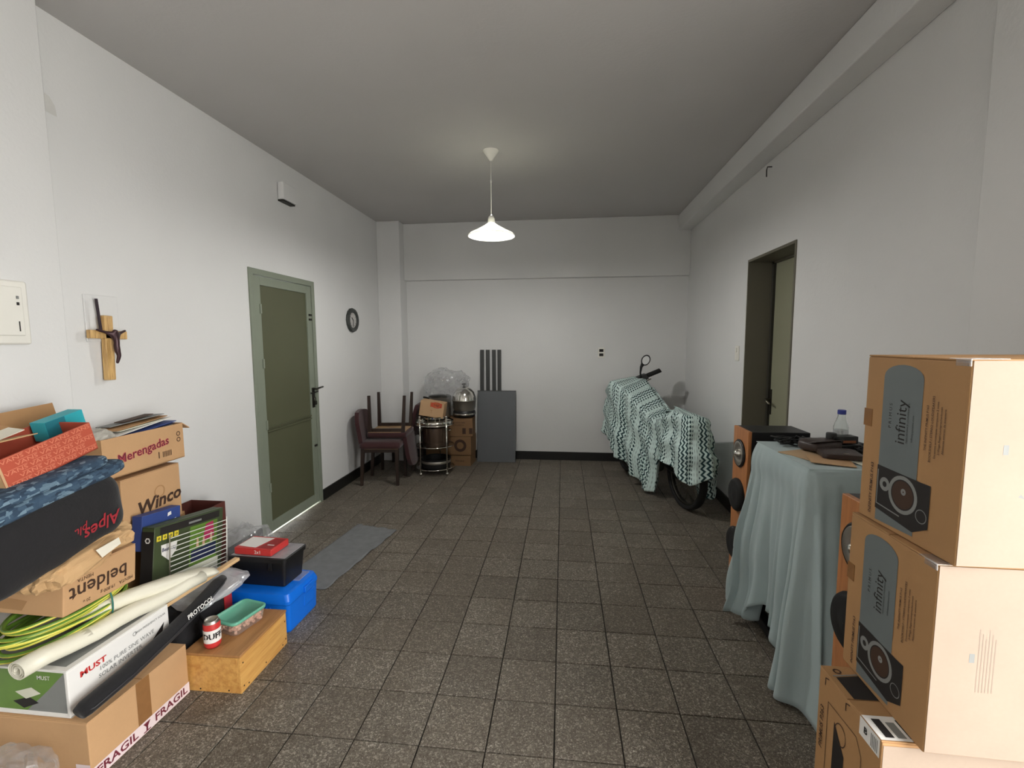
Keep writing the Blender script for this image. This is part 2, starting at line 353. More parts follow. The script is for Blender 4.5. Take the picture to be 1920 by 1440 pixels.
def carton(name, label, dims, loc, rot=0, mt=CARD, tape=True, axis='Y', cat='box', opened=False, th=.005, flaps=(), group=None):
    t = thing(name, label, cat, loc, rot, group); x, y, z = dims
    if opened:
        g = G(); g.b2(-x / 2, x / 2, -y / 2, y / 2, 0, th)
        for a in (-1, 1): g.box((th, y, z), (a * (x / 2 - th / 2), 0, z / 2)); g.box((x - 2 * th, th, z), (0, a * (y / 2 - th / 2), z / 2))
        g.build('body', mt, t)
    else:
        G().box((x, y, z - .004), (0, 0, z / 2 - .002)).build('body', mt, t, bevel=.004)
        if axis == 'Y':
            for a in (-1, 1): B('flap', (x / 2 - .0025, y, .004), (a * (x / 4), 0, z - .002), mt, t, bevel=.0015)
        else:
            for a in (-1, 1): B('flap', (x, y / 2 - .0025, .004), (0, a * (y / 4), z - .002), mt, t, bevel=.0015)
        if tape:
            if axis == 'Y': B('tape', (.048, y + .003, .0012), (0, 0, z + .0004), TAPE, t, bevel=0); [B('tape', (.048, .0012, .07), (0, a * (y / 2 + .0006), z - .035), TAPE, t, bevel=0) for a in (-1, 1)]
            else: B('tape', (x + .003, .048, .0012), (0, 0, z + .0004), TAPE, t, bevel=0); [B('tape', (.0012, .048, .07), (a * (x / 2 + .0006), 0, z - .035), TAPE, t, bevel=0) for a in (-1, 1)]
    for (side, ang, ln) in flaps:
        w_, piv, ax = {'+X': (y, (x / 2, 0, z), 'Y'), '-X': (y, (-x / 2, 0, z), 'Y'), '+Y': (x, (0, y / 2, z), 'X'), '-Y': (x, (0, -y / 2, z), 'X')}[side]
        sgn = 1 if side[0] == '+' else -1
        g = G(); g.box((ln, w_ - .008, .004) if ax == 'Y' else (w_ - .008, ln, .004), (sgn * ln / 2, 0, 0) if ax == 'Y' else (0, sgn * ln / 2, 0))
        g.build('flap', mt, t, loc=piv, rot=(0, -sgn * ang, 0) if ax == 'Y' else (sgn * ang, 0, 0))
    return t
def drape(name, keys, mt, parent=None, n=160, top=8, drop=26, folds=9, seed=0, power=.9, uvs=1.0, swag=0):
    """cloth lying on inner->edge and hanging from edge to hem. key: (u, inner xyz, edge xyz, out xy, hem z, flare, fold amp)"""
    U = np.array([k[0] for k in keys]); A = np.array([list(k[1]) + list(k[2]) + list(k[3]) + [k[4], k[5], k[6]] for k in keys], float)
    uu = np.linspace(U[0], U[-1], n); C = np.stack([np.interp(uu, U, A[:, i]) for i in range(A.shape[1])], 1)
    for _ in range(3): C[1:-1] = .25 * C[:-2] + .5 * C[1:-1] + .25 * C[2:]
    g = G(); arc = 0; rows = top + drop + 1
    for i in range(n):
        c = C[i]; inn = Vector(c[0:3]); ed = Vector(c[3:6]); out = Vector((c[6], c[7], 0)).normalized(); tang = Vector((-out.y, out.x, 0)); hem, fl, am = c[8:11]
        if i: arc += (Vector(C[i][3:6]) - Vector(C[i - 1][3:6])).length + .004
        ph = uu[i]
        for j in range(rows):
            if j <= top:
                k = j / top; p = inn.lerp(ed, k); p.z += .006 * noise.noise(Vector((p.x * 9, p.y * 9, seed))) * (1 if 0 < j < top else 0); dl = k * (ed - inn).length
            else:
                v = (j - top) / drop; L = ed.z - hem
                fo = am * (v ** power) * (math.sin(2 * PI * folds * ph + 1.7 * math.sin(5 * ph + seed)) + .55 * math.sin(2 * PI * folds * 2.3 * ph + seed + 1.5 * v)) + am * .8 * v * noise.noise(Vector((ph * 11, v * 3, seed)))
                fo += swag * (math.sin(2 * PI * (1.9 * v - 2.6 * ph + .5 * noise.noise(Vector((ph * 4, v * 2, seed + 5)))) + seed) + .8 * noise.noise(Vector((ph * 13 + v * 2, v * 6, seed + 9)))) * min(1, v * 4)
                p = ed + out * (fl * v ** .8 + fo + .012 * math.sin(PI * min(1, v * 6))) + tang * am * .5 * v * math.sin(2 * PI * folds * 1.4 * ph + seed)
                p.z = ed.z - L * v + .012 * v * noise.noise(Vector((ph * 30, 0, seed))); dl = (ed - inn).length + L * v
            g.uv[len(g.v)] = (arc * uvs, dl * uvs); g.v.append(p)
    for i in range(n - 1):
        for j in range(rows - 1):
            a = i * rows + j; g.f.append((a, a + rows, a + rows + 1, a + 1))
    return g.build(name, mt, parent, smooth=True, solid=.004)

# ------------------------------------------------------------------ the room
XL, XR, YB, ZC = -2.25, 1.46, 5.70, 2.93
def struct(name, g, mt, bevel=0, parent=None):
    o = g.build(name, mt, parent, bevel=bevel)
    if parent is None: o['kind'] = 'structure'
    return o
floor = struct('floor', G().b2(-2.6, 1.7, -2.0, 5.95, -.15, -.006), GROUT)
tile_me = G().box((.2450, .2450, .02)).mesh('tile', TILE)
bm = bmesh.new(); bm.from_mesh(tile_me); bmesh.ops.bevel(bm, geom=[e for e in bm.edges if all(v.co.z > 0 for v in e.verts)], offset=.0015, segments=1, affect='EDGES'); bm.to_mesh(tile_me); bm.free()
gt = G(); rnd = random.Random(3)
for i in range(-9, 6):
    x0 = max((i - .099) * .25, XL - .012); x1 = min((i + 1 - .099) * .25, XR + .012)
    for r in range(-14, 17):
        y0 = 1.523 + .25 * r; y1 = min(y0 + .25, YB + .005)
        zc = -.01 + rnd.uniform(-.0006, .0006)
        if r >= -1:
            o = bpy.data.objects.new('tile', tile_me); link(o, floor); o.location = ((x0 + x1) / 2, (y0 + y1) / 2, zc); o.scale = ((x1 - x0) / .25, (y1 - y0) / .25, 1)
            o.rotation_euler = (rnd.uniform(-.0015, .0015), rnd.uniform(-.0015, .0015), rnd.uniform(-.002, .002))
        else: gt.b2(x0 + .0018, x1 - .0018, y0 + .0018, y1 - .0018, -.02, 0)
tag(gt.build('tile', TILE, floor), kind='stuff')

g = G(); g.b2(-2.45, XL, -1.8, 3.12, 0, ZC); g.b2(-2.45, XL, 3.99, 5.9, 0, ZC); g.b2(-2.45, XL, 3.12, 3.99, 2.03, ZC)
struct('wall_left', g, WALL)
g = G(); X1 = 1.66
g.b2(XR, X1, -1.8, -.65, 0, ZC); g.b2(XR, X1, -.65, .78, 2.45, ZC); g.b2(XR, X1, .78, 3.14, 0, ZC); g.b2(XR, X1, 3.90, 5.9, 0, ZC); g.b2(XR, X1, 3.14, 3.90, 2.12, ZC)
struct('wall_right', g, WALL)
struct('wall_back', G().b2(XL, XR, YB, 5.9, 0, ZC), WALL)
struct('wall_front', G().b2(XL, XR, -2.0, -1.8, 0, ZC), WALL)
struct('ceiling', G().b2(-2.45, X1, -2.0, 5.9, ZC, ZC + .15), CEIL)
struct('trim_1', G().b2(1.315, XR, .78, 5.62, 2.755, ZC), WALL, .008)          # beam along the right wall
struct('trim_2', G().b2(-1.97, XR, 5.625, YB, 2.245, ZC), WALL, .006)          # lintel on the far wall
struct('trim_3', G().b2(XL, -1.965, 5.47, YB, 0, ZC), WALL, .006)              # pilaster in the far left corner
struct('trim_4', G().b2(XL, -2.20, -1.8, 1.83, 0, ZC), WALL, .004)             # near pilaster, left
struct('trim_5', G().b2(1.42, XR, .78, 1.80, 0, ZC), WALL, .004)               # near pilaster, right
struct('baseboard_left', G().b2(XL, XL + .014, 4.0, 5.47, 0, .105).b2(XL, XL + .014, 1.83, 3.11, 0, .105), BLACKB, .003)
struct('baseboard_back', G().b2(-1.965, XR, YB - .014, YB, 0, .105), BLACKB, .003)
struct('baseboard_right', G().b2(XR - .014, XR, 3.92, YB - .014, 0, .105).b2(XR - .014, XR, 1.80, 3.12, 0, .105), BLACKB, .003)
struct('ground', G().b2(1.7, 7, -5, 4, -.25, -.05), mat('pale_bounce_ground', srgb(205, 202, 194), .9))  # unseen ground outside, made pale to bounce daylight onto the near ceiling

g = G().poly([(XL + .001, 1.86, 2.50), (XL + .001, 1.915, 2.495), (XL + .001, 1.91, 2.54), (XL + .001, 1.89, 2.57), (XL + .001, 1.865, 2.58)]); g.build('plaster_patch', mat('bare_plaster', srgb(206, 205, 201), .9), bpy.data.objects['wall_left'])
# door in the left wall: steel frame, leaf with two olive sheets
d = struct('door_1', G().b2(XL - .06, XL + .012, 3.12, 3.165, 0, 2.03).b2(XL - .06, XL + .012, 3.945, 3.99, 0, 2.03).b2(XL - .06, XL + .012, 3.165, 3.945, 1.985, 2.03), DFRAME, .003)
lf = G().b2(XL - .045, XL + .004, 3.170, 3.245, .016, 1.98).b2(XL - .045, XL + .004, 3.868, 3.940, .016, 1.98).b2(XL - .045, XL + .004, 3.245, 3.868, 1.915, 1.98).b2(XL - .045, XL + .004, 3.245, 3.868, .016, .10)
leaf = lf.build('door_leaf', DFRAME, d, bevel=.003)
G().b2(XL - .035, XL - .008, 3.243, 3.87, .83, 1.917).build('upper_panel', DPANEL, leaf, bevel=.002)
G().b2(XL - .035, XL - .006, 3.243, 3.87, .098, .829).build('lower_panel', DPANEL, leaf, bevel=.002)
G().b2(XL - .03, XL + .006, 3.243, 3.87, .80, .812).b2(XL - .03, XL + .006, 3.243, 3.87, .826, .838).build('moulding', DPANEL, leaf, bevel=.002)
for yy, zz in ((3.14, 1.85), (3.14, .99), (3.14, .14), (3.235, 1.74), (3.235, 1.33), (3.235, .86), (3.235, .37)):
    G().cyl((XL + .008, yy, zz - .035), (XL + .008, yy, zz + .035), .008, 8).build('hinge', DFRAME, d, smooth=False)
g = G().b2(XL + .004, XL + .010, 3.885, 3.925, .90, 1.08); g.build('lock_plate', DARKM, leaf, bevel=.002)
hd = G().tube([(XL + .008, 3.905, 1.07), (XL + .045, 3.905, 1.07), (XL + .05, 3.93, 1.075), (XL + .05, 4.0, 1.08)], .008, 8).build('handle', DARKM, leaf, smooth=True)
G().tube([(XL + .01, 3.86, 1.035), (XL + .02, 3.88, 1.035), (XL + .02, 3.96, 1.04)], .006, 8).build('bolt', DARKM, leaf, smooth=True)
pl = G().b2(XL + .012, XL + .032, 3.893, 3.923, .925, .96).build('padlock', DARKM, leaf, bevel=.003)
G().tube([(XL + .022, 3.897, .955), (XL + .022, 3.897, .985), (XL + .022, 3.908, .995), (XL + .022, 3.919, .985), (XL + .022, 3.919, .955)], .003, 6).build('shackle', STEEL, pl, smooth=True)
for zz in (1.73, 1.69, .55): B('catch', (.01, .04, .018), (XL + .008, 3.91, zz), DARKM, leaf)

G().b2(-2.60, XL - .002, 3.165, 3.945, -.006, .0015).build('bounce_sill', WHITEP, d)  # white slab added outside, reflects sky so the gap under the door shows bright
# door in the right wall: deep jamb, plain leaf at the back of the reveal
d = struct('door_2', G().b2(XR - .008, X1, 3.885, 3.90, 0, 2.12).b2(XR - .008, X1, 3.14, 3.155, 0, 2.12).b2(XR - .008, X1, 3.155, 3.885, 2.10, 2.12), JAMB, .002)
g = G()
for a, b, c, e in ((3.875, 3.925, 0, 2.145), (3.115, 3.165, 0, 2.145), (3.115, 3.925, 2.105, 2.145)): g.b2(XR - .006, XR + .004, a, b, c, e)
G().b2(X1 - .012, X1 + .03, 3.155, 3.855, .005, 2.085).build('door_leaf', DWOOD, d, bevel=.002)
G().b2(X1 - .03, X1 + .03, 3.855, 3.885, 0, 2.10).build('door_stop', mat('dark_gap', srgb(46, 44, 36), .7), d)
G().b2(X1 - .03, X1 + .03, 3.155, 3.885, 2.085, 2.10).build('door_stop', JAMB, d)
G().b2(X1 - .020, X1 - .012, 3.825, 3.85, .90, 1.10).build('lock_plate', DARKM, d, bevel=.001)
G().tube([(X1 - .014, 3.835, 1.02), (X1 - .06, 3.835, 1.02), (X1 - .065, 3.81, 1.015), (X1 - .065, 3.74, .995)], .009, 8).build('handle', STEEL, d, smooth=True)

# ------------------------------------------------------------------ things on the walls
def wall_plate(name, label, cat, loc, dims, mt, parts):
    t = thing(name, label, cat, loc); B('plate', dims, (0, 0, 0), mt, t, bevel=.004); parts(t); return t
def f(t):
    for dz in (-.026, .026): B('socket', (.05, .004, .034), (0, -.007, dz), INKK, t)
wall_plate('power_outlet', 'double power outlet with two dark sockets on the far wall', 'outlet', (.462, YB - .006, 1.345), (.082, .012, .122), WHITEP, f)
def f(t):
    B('rocker', (.01, .03, .036), (-.010, .0, .028), WHITEP, t); B('blank', (.004, .05, .05), (-.008, 0, -.025), WHITEP, t)
wall_plate('light_switch', 'white light switch on the right wall beside the recessed door', 'switch', (XR - .006, 4.055, 1.38), (.012, .075, .125), WHITEP, f)
t = thing('vent_cover', 'small white square vent cover high on the left wall', 'vent', (XL, 3.61, 2.675))
B('cover', (.05, .175, .13), (.030, 0, .008), WALL, t, bevel=.004); B('opening', (.045, .165, .01), (.0225, 0, -.065), DARKM, t, bevel=0)
t = thing('wall_hook', 'bent black hook under the ceiling beam on the right wall', 'hook', (XR, 3.56, 2.68))
G().tube([(0, 0, .03), (-.03, 0, .03), (-.035, 0, .01), (-.03, .01, -.035)], .004, 6).build('hook', BLACK, t, smooth=True)
t = thing('electrical_panel', 'white flush electrical panel cover on the near left wall', 'electrical panel', (-2.20, 1.44, 1.615))
B('frame', (.018, .48, .255), (.009, 0, 0), WHITEP, t, bevel=.009)
B('panel_door', (.008, .43, .195), (.020, 0, .005), WHITEP, t, bevel=.004)
for k, zz in enumerate((.06, .035)): B('latch', (.004, .008, .012), (.026, .195, zz), INKK if k else GREYPR, t, bevel=.001)
G().box((.001, .004, .04), (.0245, .195, -.055)).build('print', INKK, t)
# clock
t = thing('wall_clock', 'round wall clock with broad dark grey rim on the left wall', 'clock', (XL, 4.73, 1.72))
G().lathe([(.0, .002), (.128, .002), (.13, .012), (.122, .03), (.10, .034), (.082, .022), (.08, .018)], axis='X', n=16).build('rim', CLOCKR, t)
G().lathe([(0, .018), (.082, .018)], axis='X', n=32).build('dial', CLOCKF, t)
G().box((.002, .008, .07), (.021, .003, -.033), (R(-6), 0, 0)).build('minute_hand', INKK, t); G().box((.002, .010, .045), (.022, -.016, .013), (R(52), 0, 0)).build('hour_hand', INKK, t)
for k in range(12): a = k * PI / 6; G().box((.001, .004, .012), (.0195, .066 * math.sin(a), .066 * math.cos(a)), (-a, 0, 0)).build('tick', INKK, t)
# crucifix with the strip and cover behind
t = tag(B('wall_plate', (.008, .165, .225), (XL + .004, 2.035, 1.61), WALL, None, bevel=.003), 'blank white square cover plate behind the crucifix', 'cover plate')
t = thing('crucifix', 'wooden crucifix with small dark bronze figure on the left wall', 'crucifix', (XL + .012, 2.03, 1.31), (R(-1.5), 0, 0))
G().box((.026, .042, .315), (.013, 0, .157)).build('upright', CROSSW, t, bevel=.003)
G().box((.024, .185, .040), (.014, 0, .222)).build('crossbar', CROSSW, t, bevel=.003)
sk = bpy.data.meshes.new('figure')
P = [(.05, .008, .155), (.052, .010, .185), (.05, .006, .215), (.055, .002, .238), (.04, -.03, .232), (.032, -.072, .244), (.04, .042, .232), (.032, .078, .246), (.055, .016, .12), (.047, .010, .08), (.058, .004, .247)]
sk.from_pydata(P, [(0, 1), (1, 2), (2, 3), (2, 4), (4, 5), (2, 6), (6, 7), (0, 8), (8, 9), (3, 10)], [])
o = bpy.data.objects.new('figure', sk); link(o, t); sk.materials.append(CORPUS)
md = o.modifiers.new('skin', 'SKIN'); RS = [.014, .013, .014, .010, .007, .005, .007, .005, .010, .006, .011]
for v_, r_ in zip(sk.skin_vertices[0].data, RS): v_.radius = (r_, r_)
sk.skin_vertices[0].data[0].use_root = True; o.modifiers.new('sub', 'SUBSURF').levels = 1
tag(G().box((.006, .012, .155), (XL + .035, 1.992, 1.625), (R(4), 0, 0)).build('palm_strip', mat('dried_dark_leaf', srgb(40, 24, 34), .7), None, bevel=.001), 'dark narrow strip tucked behind the crucifix arm', 'strip')

# ------------------------------------------------------------------ pendant lamp
LX, LY = -.555, 3.60
t = thing('pendant_lamp', 'lit pendant lamp with white conical shade hanging from the ceiling', 'lamp', (LX, LY, ZC))
G().lathe([(.0, -.075), (.012, -.072), (.06, -.004), (.062, 0)], n=28).build('canopy', WHITEP, t, smooth=True)
G().cyl((0, 0, -.07), (0, 0, -.50), .0035, 8).build('cord', WHITEP, t, smooth=True)
G().cyl((0, 0, -.235), (0, 0, -.215), .006, 8).build('cord_grip', WHITEP, t, smooth=True)
G().lathe([(.004, -.475), (.018, -.482), (.026, -.50), (.028, -.535), (.025, -.538)], n=24).build('lamp_holder', WHITEP, t, smooth=True)
G().lathe([(.026, -.533), (.06, -.556), (.12, -.590), (.165, -.612), (.180, -.628), (.182, -.636), (.176, -.632), (.16, -.617), (.115, -.594), (.056, -.562), (.026, -.540)], n=48).build('shade', SHADE, t, smooth=True)
G().lathe([(.001, -.655), (.016, -.652), (.029, -.640), (.034, -.620), (.030, -.598), (.020, -.578), (.015, -.555), (.0145, -.543)], n=24).build('bulb', BULB, t, smooth=True)

# ------------------------------------------------------------------ cloth on the floor
g = G(); nx, ny = 34, 60
for j in range(ny + 1):
    for i in range(nx + 1):
        u, v = i / nx, j / ny
        x = -1.76 + .10 * v + u * (.34 + .02 * v) + .012 * noise.noise(Vector((v * 9, 1, 0))) * (1 if u > .5 else .3) * u
        y = 2.50 + v * .93 + .02 * noise.noise(Vector((u * 7, 5, 0))) - .10 * (u - .5) * (v - .2)
        edge = max(0, 1 - min((1 - u) * nx, v * ny + 99, (1 - v) * ny) / 3)
        z = .004 + .004 * abs(noise.noise(Vector((u * 5, v * 9, 2)))) + edge * .016 * max(0, noise.noise(Vector((u * 9, v * 8, 4))) + .1)
        g.v.append(Vector((x, y, z)))
for j in range(ny):
    for i in range(nx): a = j * (nx + 1) + i; g.f.append((a, a + 1, a + nx + 2, a + nx + 1))
tag(g.build('floor_cloth', GREYMAT, None, smooth=True, solid=.005), 'worn grey cloth lying flat on the tiles by the green door', 'floor cloth')

# ------------------------------------------------------------------ pile along the left wall
def tape_strip(t, dims, face, u0, u1, v0, v1, words, mt=TAPEW, ink=INKR):
    decal(t, dims, face, rect(u0, u1, v0, v1), mt, 'warning_tape', .0012)
    for (wd, u, sz) in words: letter(t, dims, face, u, (v0 + v1) / 2, wd, sz, ink, bold=.02, eps=.002, wide=1.15)
D = (.56, .41, .222)
t = carton('cardboard_box', 'brown cardboard box with fragile warning tape on the floor, lowest of the left pile', D, (-1.86, 1.465, 0), 0, CARD, axis='X', tape=False)
tape_strip(t, D, '+X', -.205, .205, .004, .052, [('FRAGIL', -.112, .042), ('FRAGIL', .115, .042)])
decal(t, D, '+X', [(-.012, .044), (.018, .044), (.003, .022)], INKR, 'print', .0022); decal(t, D, '+X', rect(-.001, .006, .010, .026), INKR, 'print', .0022); decal(t, D, '+X', rect(-.012, .018, .008, .012), INKR, 'print', .0022)
decal(t, D, '+X', rect(-.028, .028, .052, .222), TAPE, 'tape', .0009)
decal(t, D, '-Y', rect(.225, .28, 0, .07), TAPEW, 'warning_tape', .0012); letter(t, D, '-Y', .253, .028, 'GI', .045, INKR, ang=-PI / 2, bold=.02)
G().box((.56, .003, .004), (0, 0, .2215)).build('seam', CARD2, t)

D = (.45, .40, .172)
t = carton('inverter_box', 'white product box with grey lettering and green end lying on the taped cardboard box', D, (-1.875, 1.47, .2225), 0, WHITEPR, tape=False)
letter(t, D, '+X', -.115, .128, 'MUST', .028, RED, bold=.03, wide=1.3)
letter(t, D, '+X', .015, .103, '100% PURE SINE WAVE', .022, GREYPR, bold=.006); letter(t, D, '+X', -.015, .077, 'SOLAR INVERTER', .022, GREYPR, bold=.006)
letter(t, D, '+X', -.05, .034, 'www.mustpower.com', .012, GREYPR); ring(t, D, '+X', .045, .143, .006, .008, GREYPR); letter(t, D, '+X', .115, .143, 'HIGH FREQUENCY SOLAR', .0115, GREYPR)
for k in range(3): decal(t, D, '+X', rect(-.135 + .022 * k, -.120 + .022 * k, .022, .036), GREYPR)
decal(t, D, '+X', rect(-.2, .2, .004, .007), GREYPR); decal(t, D, '+X', [(.12, .07), (.175, .11), (.165, .075), (.195, .06), (.15, .05)], INKK)
decal(t, D, '-Y', [(-.22, .02), (.06, .02), (.15, .10), (.215, .165), (-.22, .165)], GREENPR, 'print')
decal(t, D, '-Y', [(.06, .02), (.215, .02), (.215, .165), (.15, .10)], GREYPR, 'print'); decal(t, D, '-Y', [(-.22, .006), (.215, .006), (.215, .02), (-.22, .02)], WHITEPR)
for k, (a, b) in enumerate(((0, 0), (-.012, -.035))): decal(t, D, '-Y', [(.02 + a, .085 + b), (.085 + a, .105 + b), (.12 + a, .085 + b), (.06 + a, .062 + b)], (CREAM, INKK)[k], 'print', .0014 - .0002 * k)
letter(t, D, '-Y', .135, .142, 'MUST', .02, WHITEPR); decal(t, D, '-Y', rect(-.22, -.13, .03, .085), GREYPR, eps=.0013)
decal(t, D, '+Z', rect(-.2, .2, -.18, .18), GREYPR, eps=.0009)

# black tripod bag leaning on the boxes
t = thing('tripod_bag', 'long narrow black fabric bag leaning across the white product box', 'bag', (-1.60, 1.25, .23))
pts = [Vector((.008, .0, .035)), Vector((.01, .02, .04)), Vector((.012, .16, .05)), Vector((.0, .35, .068)), Vector((-.012, .52, .092)), Vector((-.02, .66, .125)), Vector((-.022, .70, .132))]
G().tube(pts, [.026, .032, .033, .031, .030, .028, .020], 14, flat=.85).build('body', BLACKFAB, t, smooth=True)
G().tube([p + Vector((.034 if 0 < i < 6 else .015, 0, .004)) for i, p in enumerate(pts)], .003, 6).build('zip', mat('zip_black', srgb(44, 44, 48), .5), t, smooth=True)
me = text_mesh('PROTOCOL', .026, .02, .2); me.materials.clear(); me.materials.append(WHITEPR); o = bpy.data.objects.new('lettering', me); link(o, t)
o.matrix_local = Matrix.Translation((.0285, .50, .105)) @ Matrix(((0, -.42, .90, 0), (.98, -.05, 0, 0), (.17, .9, .42, 0), (0, 0, 0, 1))); 
# white vinyl rolls
def roll(name, label, a, b, r, r2=None):
    a, b = Vector(a), Vector(b); t = thing(name, label, 'roll', a); d = b - a; r2 = r2 or r; n = 9
    g = G(); g.tube([d * (i / n) + Vector((0, 0, .005 * math.sin(i * 1.7))) for i in range(n + 1)], [r + (r2 - r) * i / n for i in range(n + 1)], 16, cap=False, flat=.8); g.build('sheet', ROLLW, t, smooth=True, solid=.003)
    g = G(); q = d.normalized(); s_ = q.cross(Vector((0, 0, 1))).normalized(); u_ = s_.cross(q); k = 40
    for i in range(k):
        an = i * .42; rr = r * (.95 - .6 * i / k); p = s_ * math.cos(an) * rr + u_ * math.sin(an) * rr * .8
        g.v += [p + q * .001, p + q * .2]
    g.f = [(2 * i, 2 * i + 1, 2 * i + 3, 2 * i + 2) for i in range(k - 1)]; g.build('inner_layers', ROLLW, t, smooth=True, solid=.0015)
    return t
roll('vinyl_roll', 'long rolled cream vinyl sheet lying on the white product box', (-1.735, 1.195, .446), (-1.655, 1.86, .412), .036, .032)
t = thing('vinyl_sheet', 'shorter folded cream vinyl sheet above the long roll', 'sheet', (-1.775, 1.37, .492))
g = G()
for i in range(26):
    v = i / 25
    for j in range(12):
        a = 2 * PI * j / 12; rx, rz = .022 + .040 * v, .020 + .012 * math.sin(v * 3); g.v.append(Vector((math.cos(a) * rx + .10 * v + .006 * noise.noise(Vector((a, v * 5, 1))), .55 * v, math.sin(a) * rz - .085 * v + .010 * math.sin(v * 3) + .008 * noise.noise(Vector((a * 1.5, v * 6, 3))))))
for i in range(25):
    for j in range(12): g.f.append((i * 12 + j, i * 12 + (j + 1) % 12, (i + 1) * 12 + (j + 1) % 12, (i + 1) * 12 + j))
g.f.append(tuple(25 * 12 + j for j in range(12)))
g.build('sheet', ROLLW, t, smooth=True)
# green and yellow cable coil
t = thing('cable_coil', 'flattened coil of green and yellow earth cable under the gum carton', 'cable', (-1.84, 1.44, .445))
for k in range(9):
    a0, ra, rb = random.uniform(0, 6), .105 + .012 * math.sin(k * 2.1), .205 + .018 * math.cos(k * 1.3)
    g = G(); g.tube([(ra * math.cos(a) , rb * math.sin(a) + .01 * math.sin(k), .008 + .0105 * k + .006 * math.sin(2 * a + k) - .10 * rb * math.sin(a) * 0) for a in [2 * PI * i / 40 for i in range(40)]], .0066, 8, closed=True)
    g.build('loop', CABLE, t, smooth=True)
G().tube([(.107 + .018 * math.cos(a), .06 + .0 * a, .05 + .055 * math.sin(a)) for a in [2 * PI * i / 14 for i in range(14)]], .003, 6, closed=True).build('tie', mat('teal_tie', srgb(40, 110, 100), .5), t, smooth=True)
# upside-down gum carton
D = (.34, .285, .15)
t = carton('gum_carton', 'small brown carton with upside-down lettering above the cable coil', D, (-1.88, 1.45, .552), (R(-3), R(3), R(3)), CARD2 if False else CARD, tape=False)
letter(t, D, '+X', -.01, .068, 'beldent', .075, INKB, ang=PI, bold=.012)
letter(t, D, '+X', -.065, .108, 'MENTA', .018, INKB, ang=PI, bold=0); letter(t, D, '+X', .06, .024, 'MENTA   19.800 g', .018, INKB, ang=PI, bold=0); letter(t, D, '+X', -.06, .022, '20 u', .016, INKB, ang=PI, bold=0)
decal(t, D, '-Y', [(-.12, .02), (.02, .015), (.04, .05), (-.08, .06)], CARD2)
# crumpled paper bag, receipts
t = thing('paper_bag', 'crumpled kraft paper bag squashed under the black cushion bag', 'paper bag', (-1.80, 1.41, .69), (R(8), 0, R(6)))
blob((.26, .34, .075), .5, .4, .028, 14, 3, 60, 30, True).build('body', KRAFT, t, smooth=False)
g = G(); g.add([(0, 0, 0), (0, .085, .010), (-.004, .095, -.018), (.002, .018, -.035)], [(0, 1, 2, 3)])
tag(g.build('receipt', PAPER, None, solid=.001, loc=(-1.632, 1.385, .765)), 'white receipt lying on the crumpled kraft paper bag', 'paper')
# black bag with red lettering
t = thing('cushion_bag', 'stuffed black fabric bag with red lettering, under the blue blanket', 'bag', (-1.855, 1.31, .725), (R(9), 0, R(2)))
blob((.38, .60, .25), .45, .4, .020, 5, 11, 64, 36).build('body', BLACKFAB, t, smooth=True)
letter(t, (.364, 0, 0), '+X', .155, .085, 'Alpes', .062, INKRED, ang=PI + .05, bold=.015, shear=.35, eps=.006); letter(t, (.36, 0, 0), '+X', .07, .105, 'plus', .04, INKRED, ang=PI + .05, bold=.01, shear=.35, eps=.008)
# blanket
t = thing('blanket', 'folded blue patterned blanket on top of the black cushion bag', 'blanket', (-1.87, 1.318, .938), (R(8), R(-3), R(2)))
for k in range(2): blob((.375 - .01 * k, .60 - .05 * k, .066 - .010 * k), .55, .30, .007, 9, 20 + k, 72, 22).build('fold', BLANKET, t, smooth=True, loc=(0, -.03 * k, .046 * k))
# shoe box, open
D = (.20, .31, .108)
t = carton('shoe_box', 'open brick red shoe box with repeated lettering on the blanket', D, (-1.86, 1.387, 1.055), (R(13.5), 0, R(1.5)), VANSC, opened=True, th=.004)
g = G()
tm = text_mesh('VANS', .027, .0); tv = [v.co.copy() for v in tm.vertices]; tf = [tuple(p.vertices) for p in tm.polygons]
for row in range(5):
    for q in range(4):
        u = -.112 + q * .076 + (.038 if row % 2 else 0); v = .012 + row * .0208
        if u > .118: continue
        g.add([(p.x * 1.02 + u, p.y * .66 + v, 0) for p in tv], tf); g.poly([(u - .024, v + .0088, 0), (u + .036, v + .0088, 0), (u + .036, v + .0104, 0), (u - .024, v + .0104, 0)])
o = g.build('lettering', VANSL, t); o.matrix_local = face_M(D, '+X', 0, 0, 0, .0012)
decal(t, D, '+X', rect(-.155, -.148, 0, .108), CARD3, 'edge'); decal(t, D, '-Y', rect(-.1, .1, 0, .105), KRAFT, 'inner_card')
for k, (dx, dz, rx) in enumerate(((-.03, .10, .1), (.03, .098, -.15), (-.06, .104, .2))): tag(G().box((.075, .17, .003), (0, 0, 0)).build('card_sheet', (PAPER, KRAFT, CARD2)[k], None, loc=(-1.86 + dx, 1.29, 1.075 + dz), rot=(R(10) + rx, rx, .2 * k)), ('white card sheet poking from the red shoe box', 'kraft card sheet poking from the red shoe box', 'brown card sheet poking from the red shoe box')[k], 'card')
tag(G().box((.06, .145, .075)).build('teal_box', TEALC, None, bevel=.002, loc=(-1.915, 1.535, 1.180), rot=(R(12), 0, R(3))), 'small teal box standing in the red shoe box', 'box')
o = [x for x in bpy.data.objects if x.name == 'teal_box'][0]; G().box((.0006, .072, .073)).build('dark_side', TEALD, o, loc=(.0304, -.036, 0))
# cardboard sheet against the wall
t = tag(G().box((.005, .52, .28)).build('cardboard_sheet', CARD2, None, loc=(-2.09, 1.43, 1.085), rot=(R(5), R(-10), 0)), 'brown cardboard sheet leaning on the wall behind the shoe box', 'cardboard')
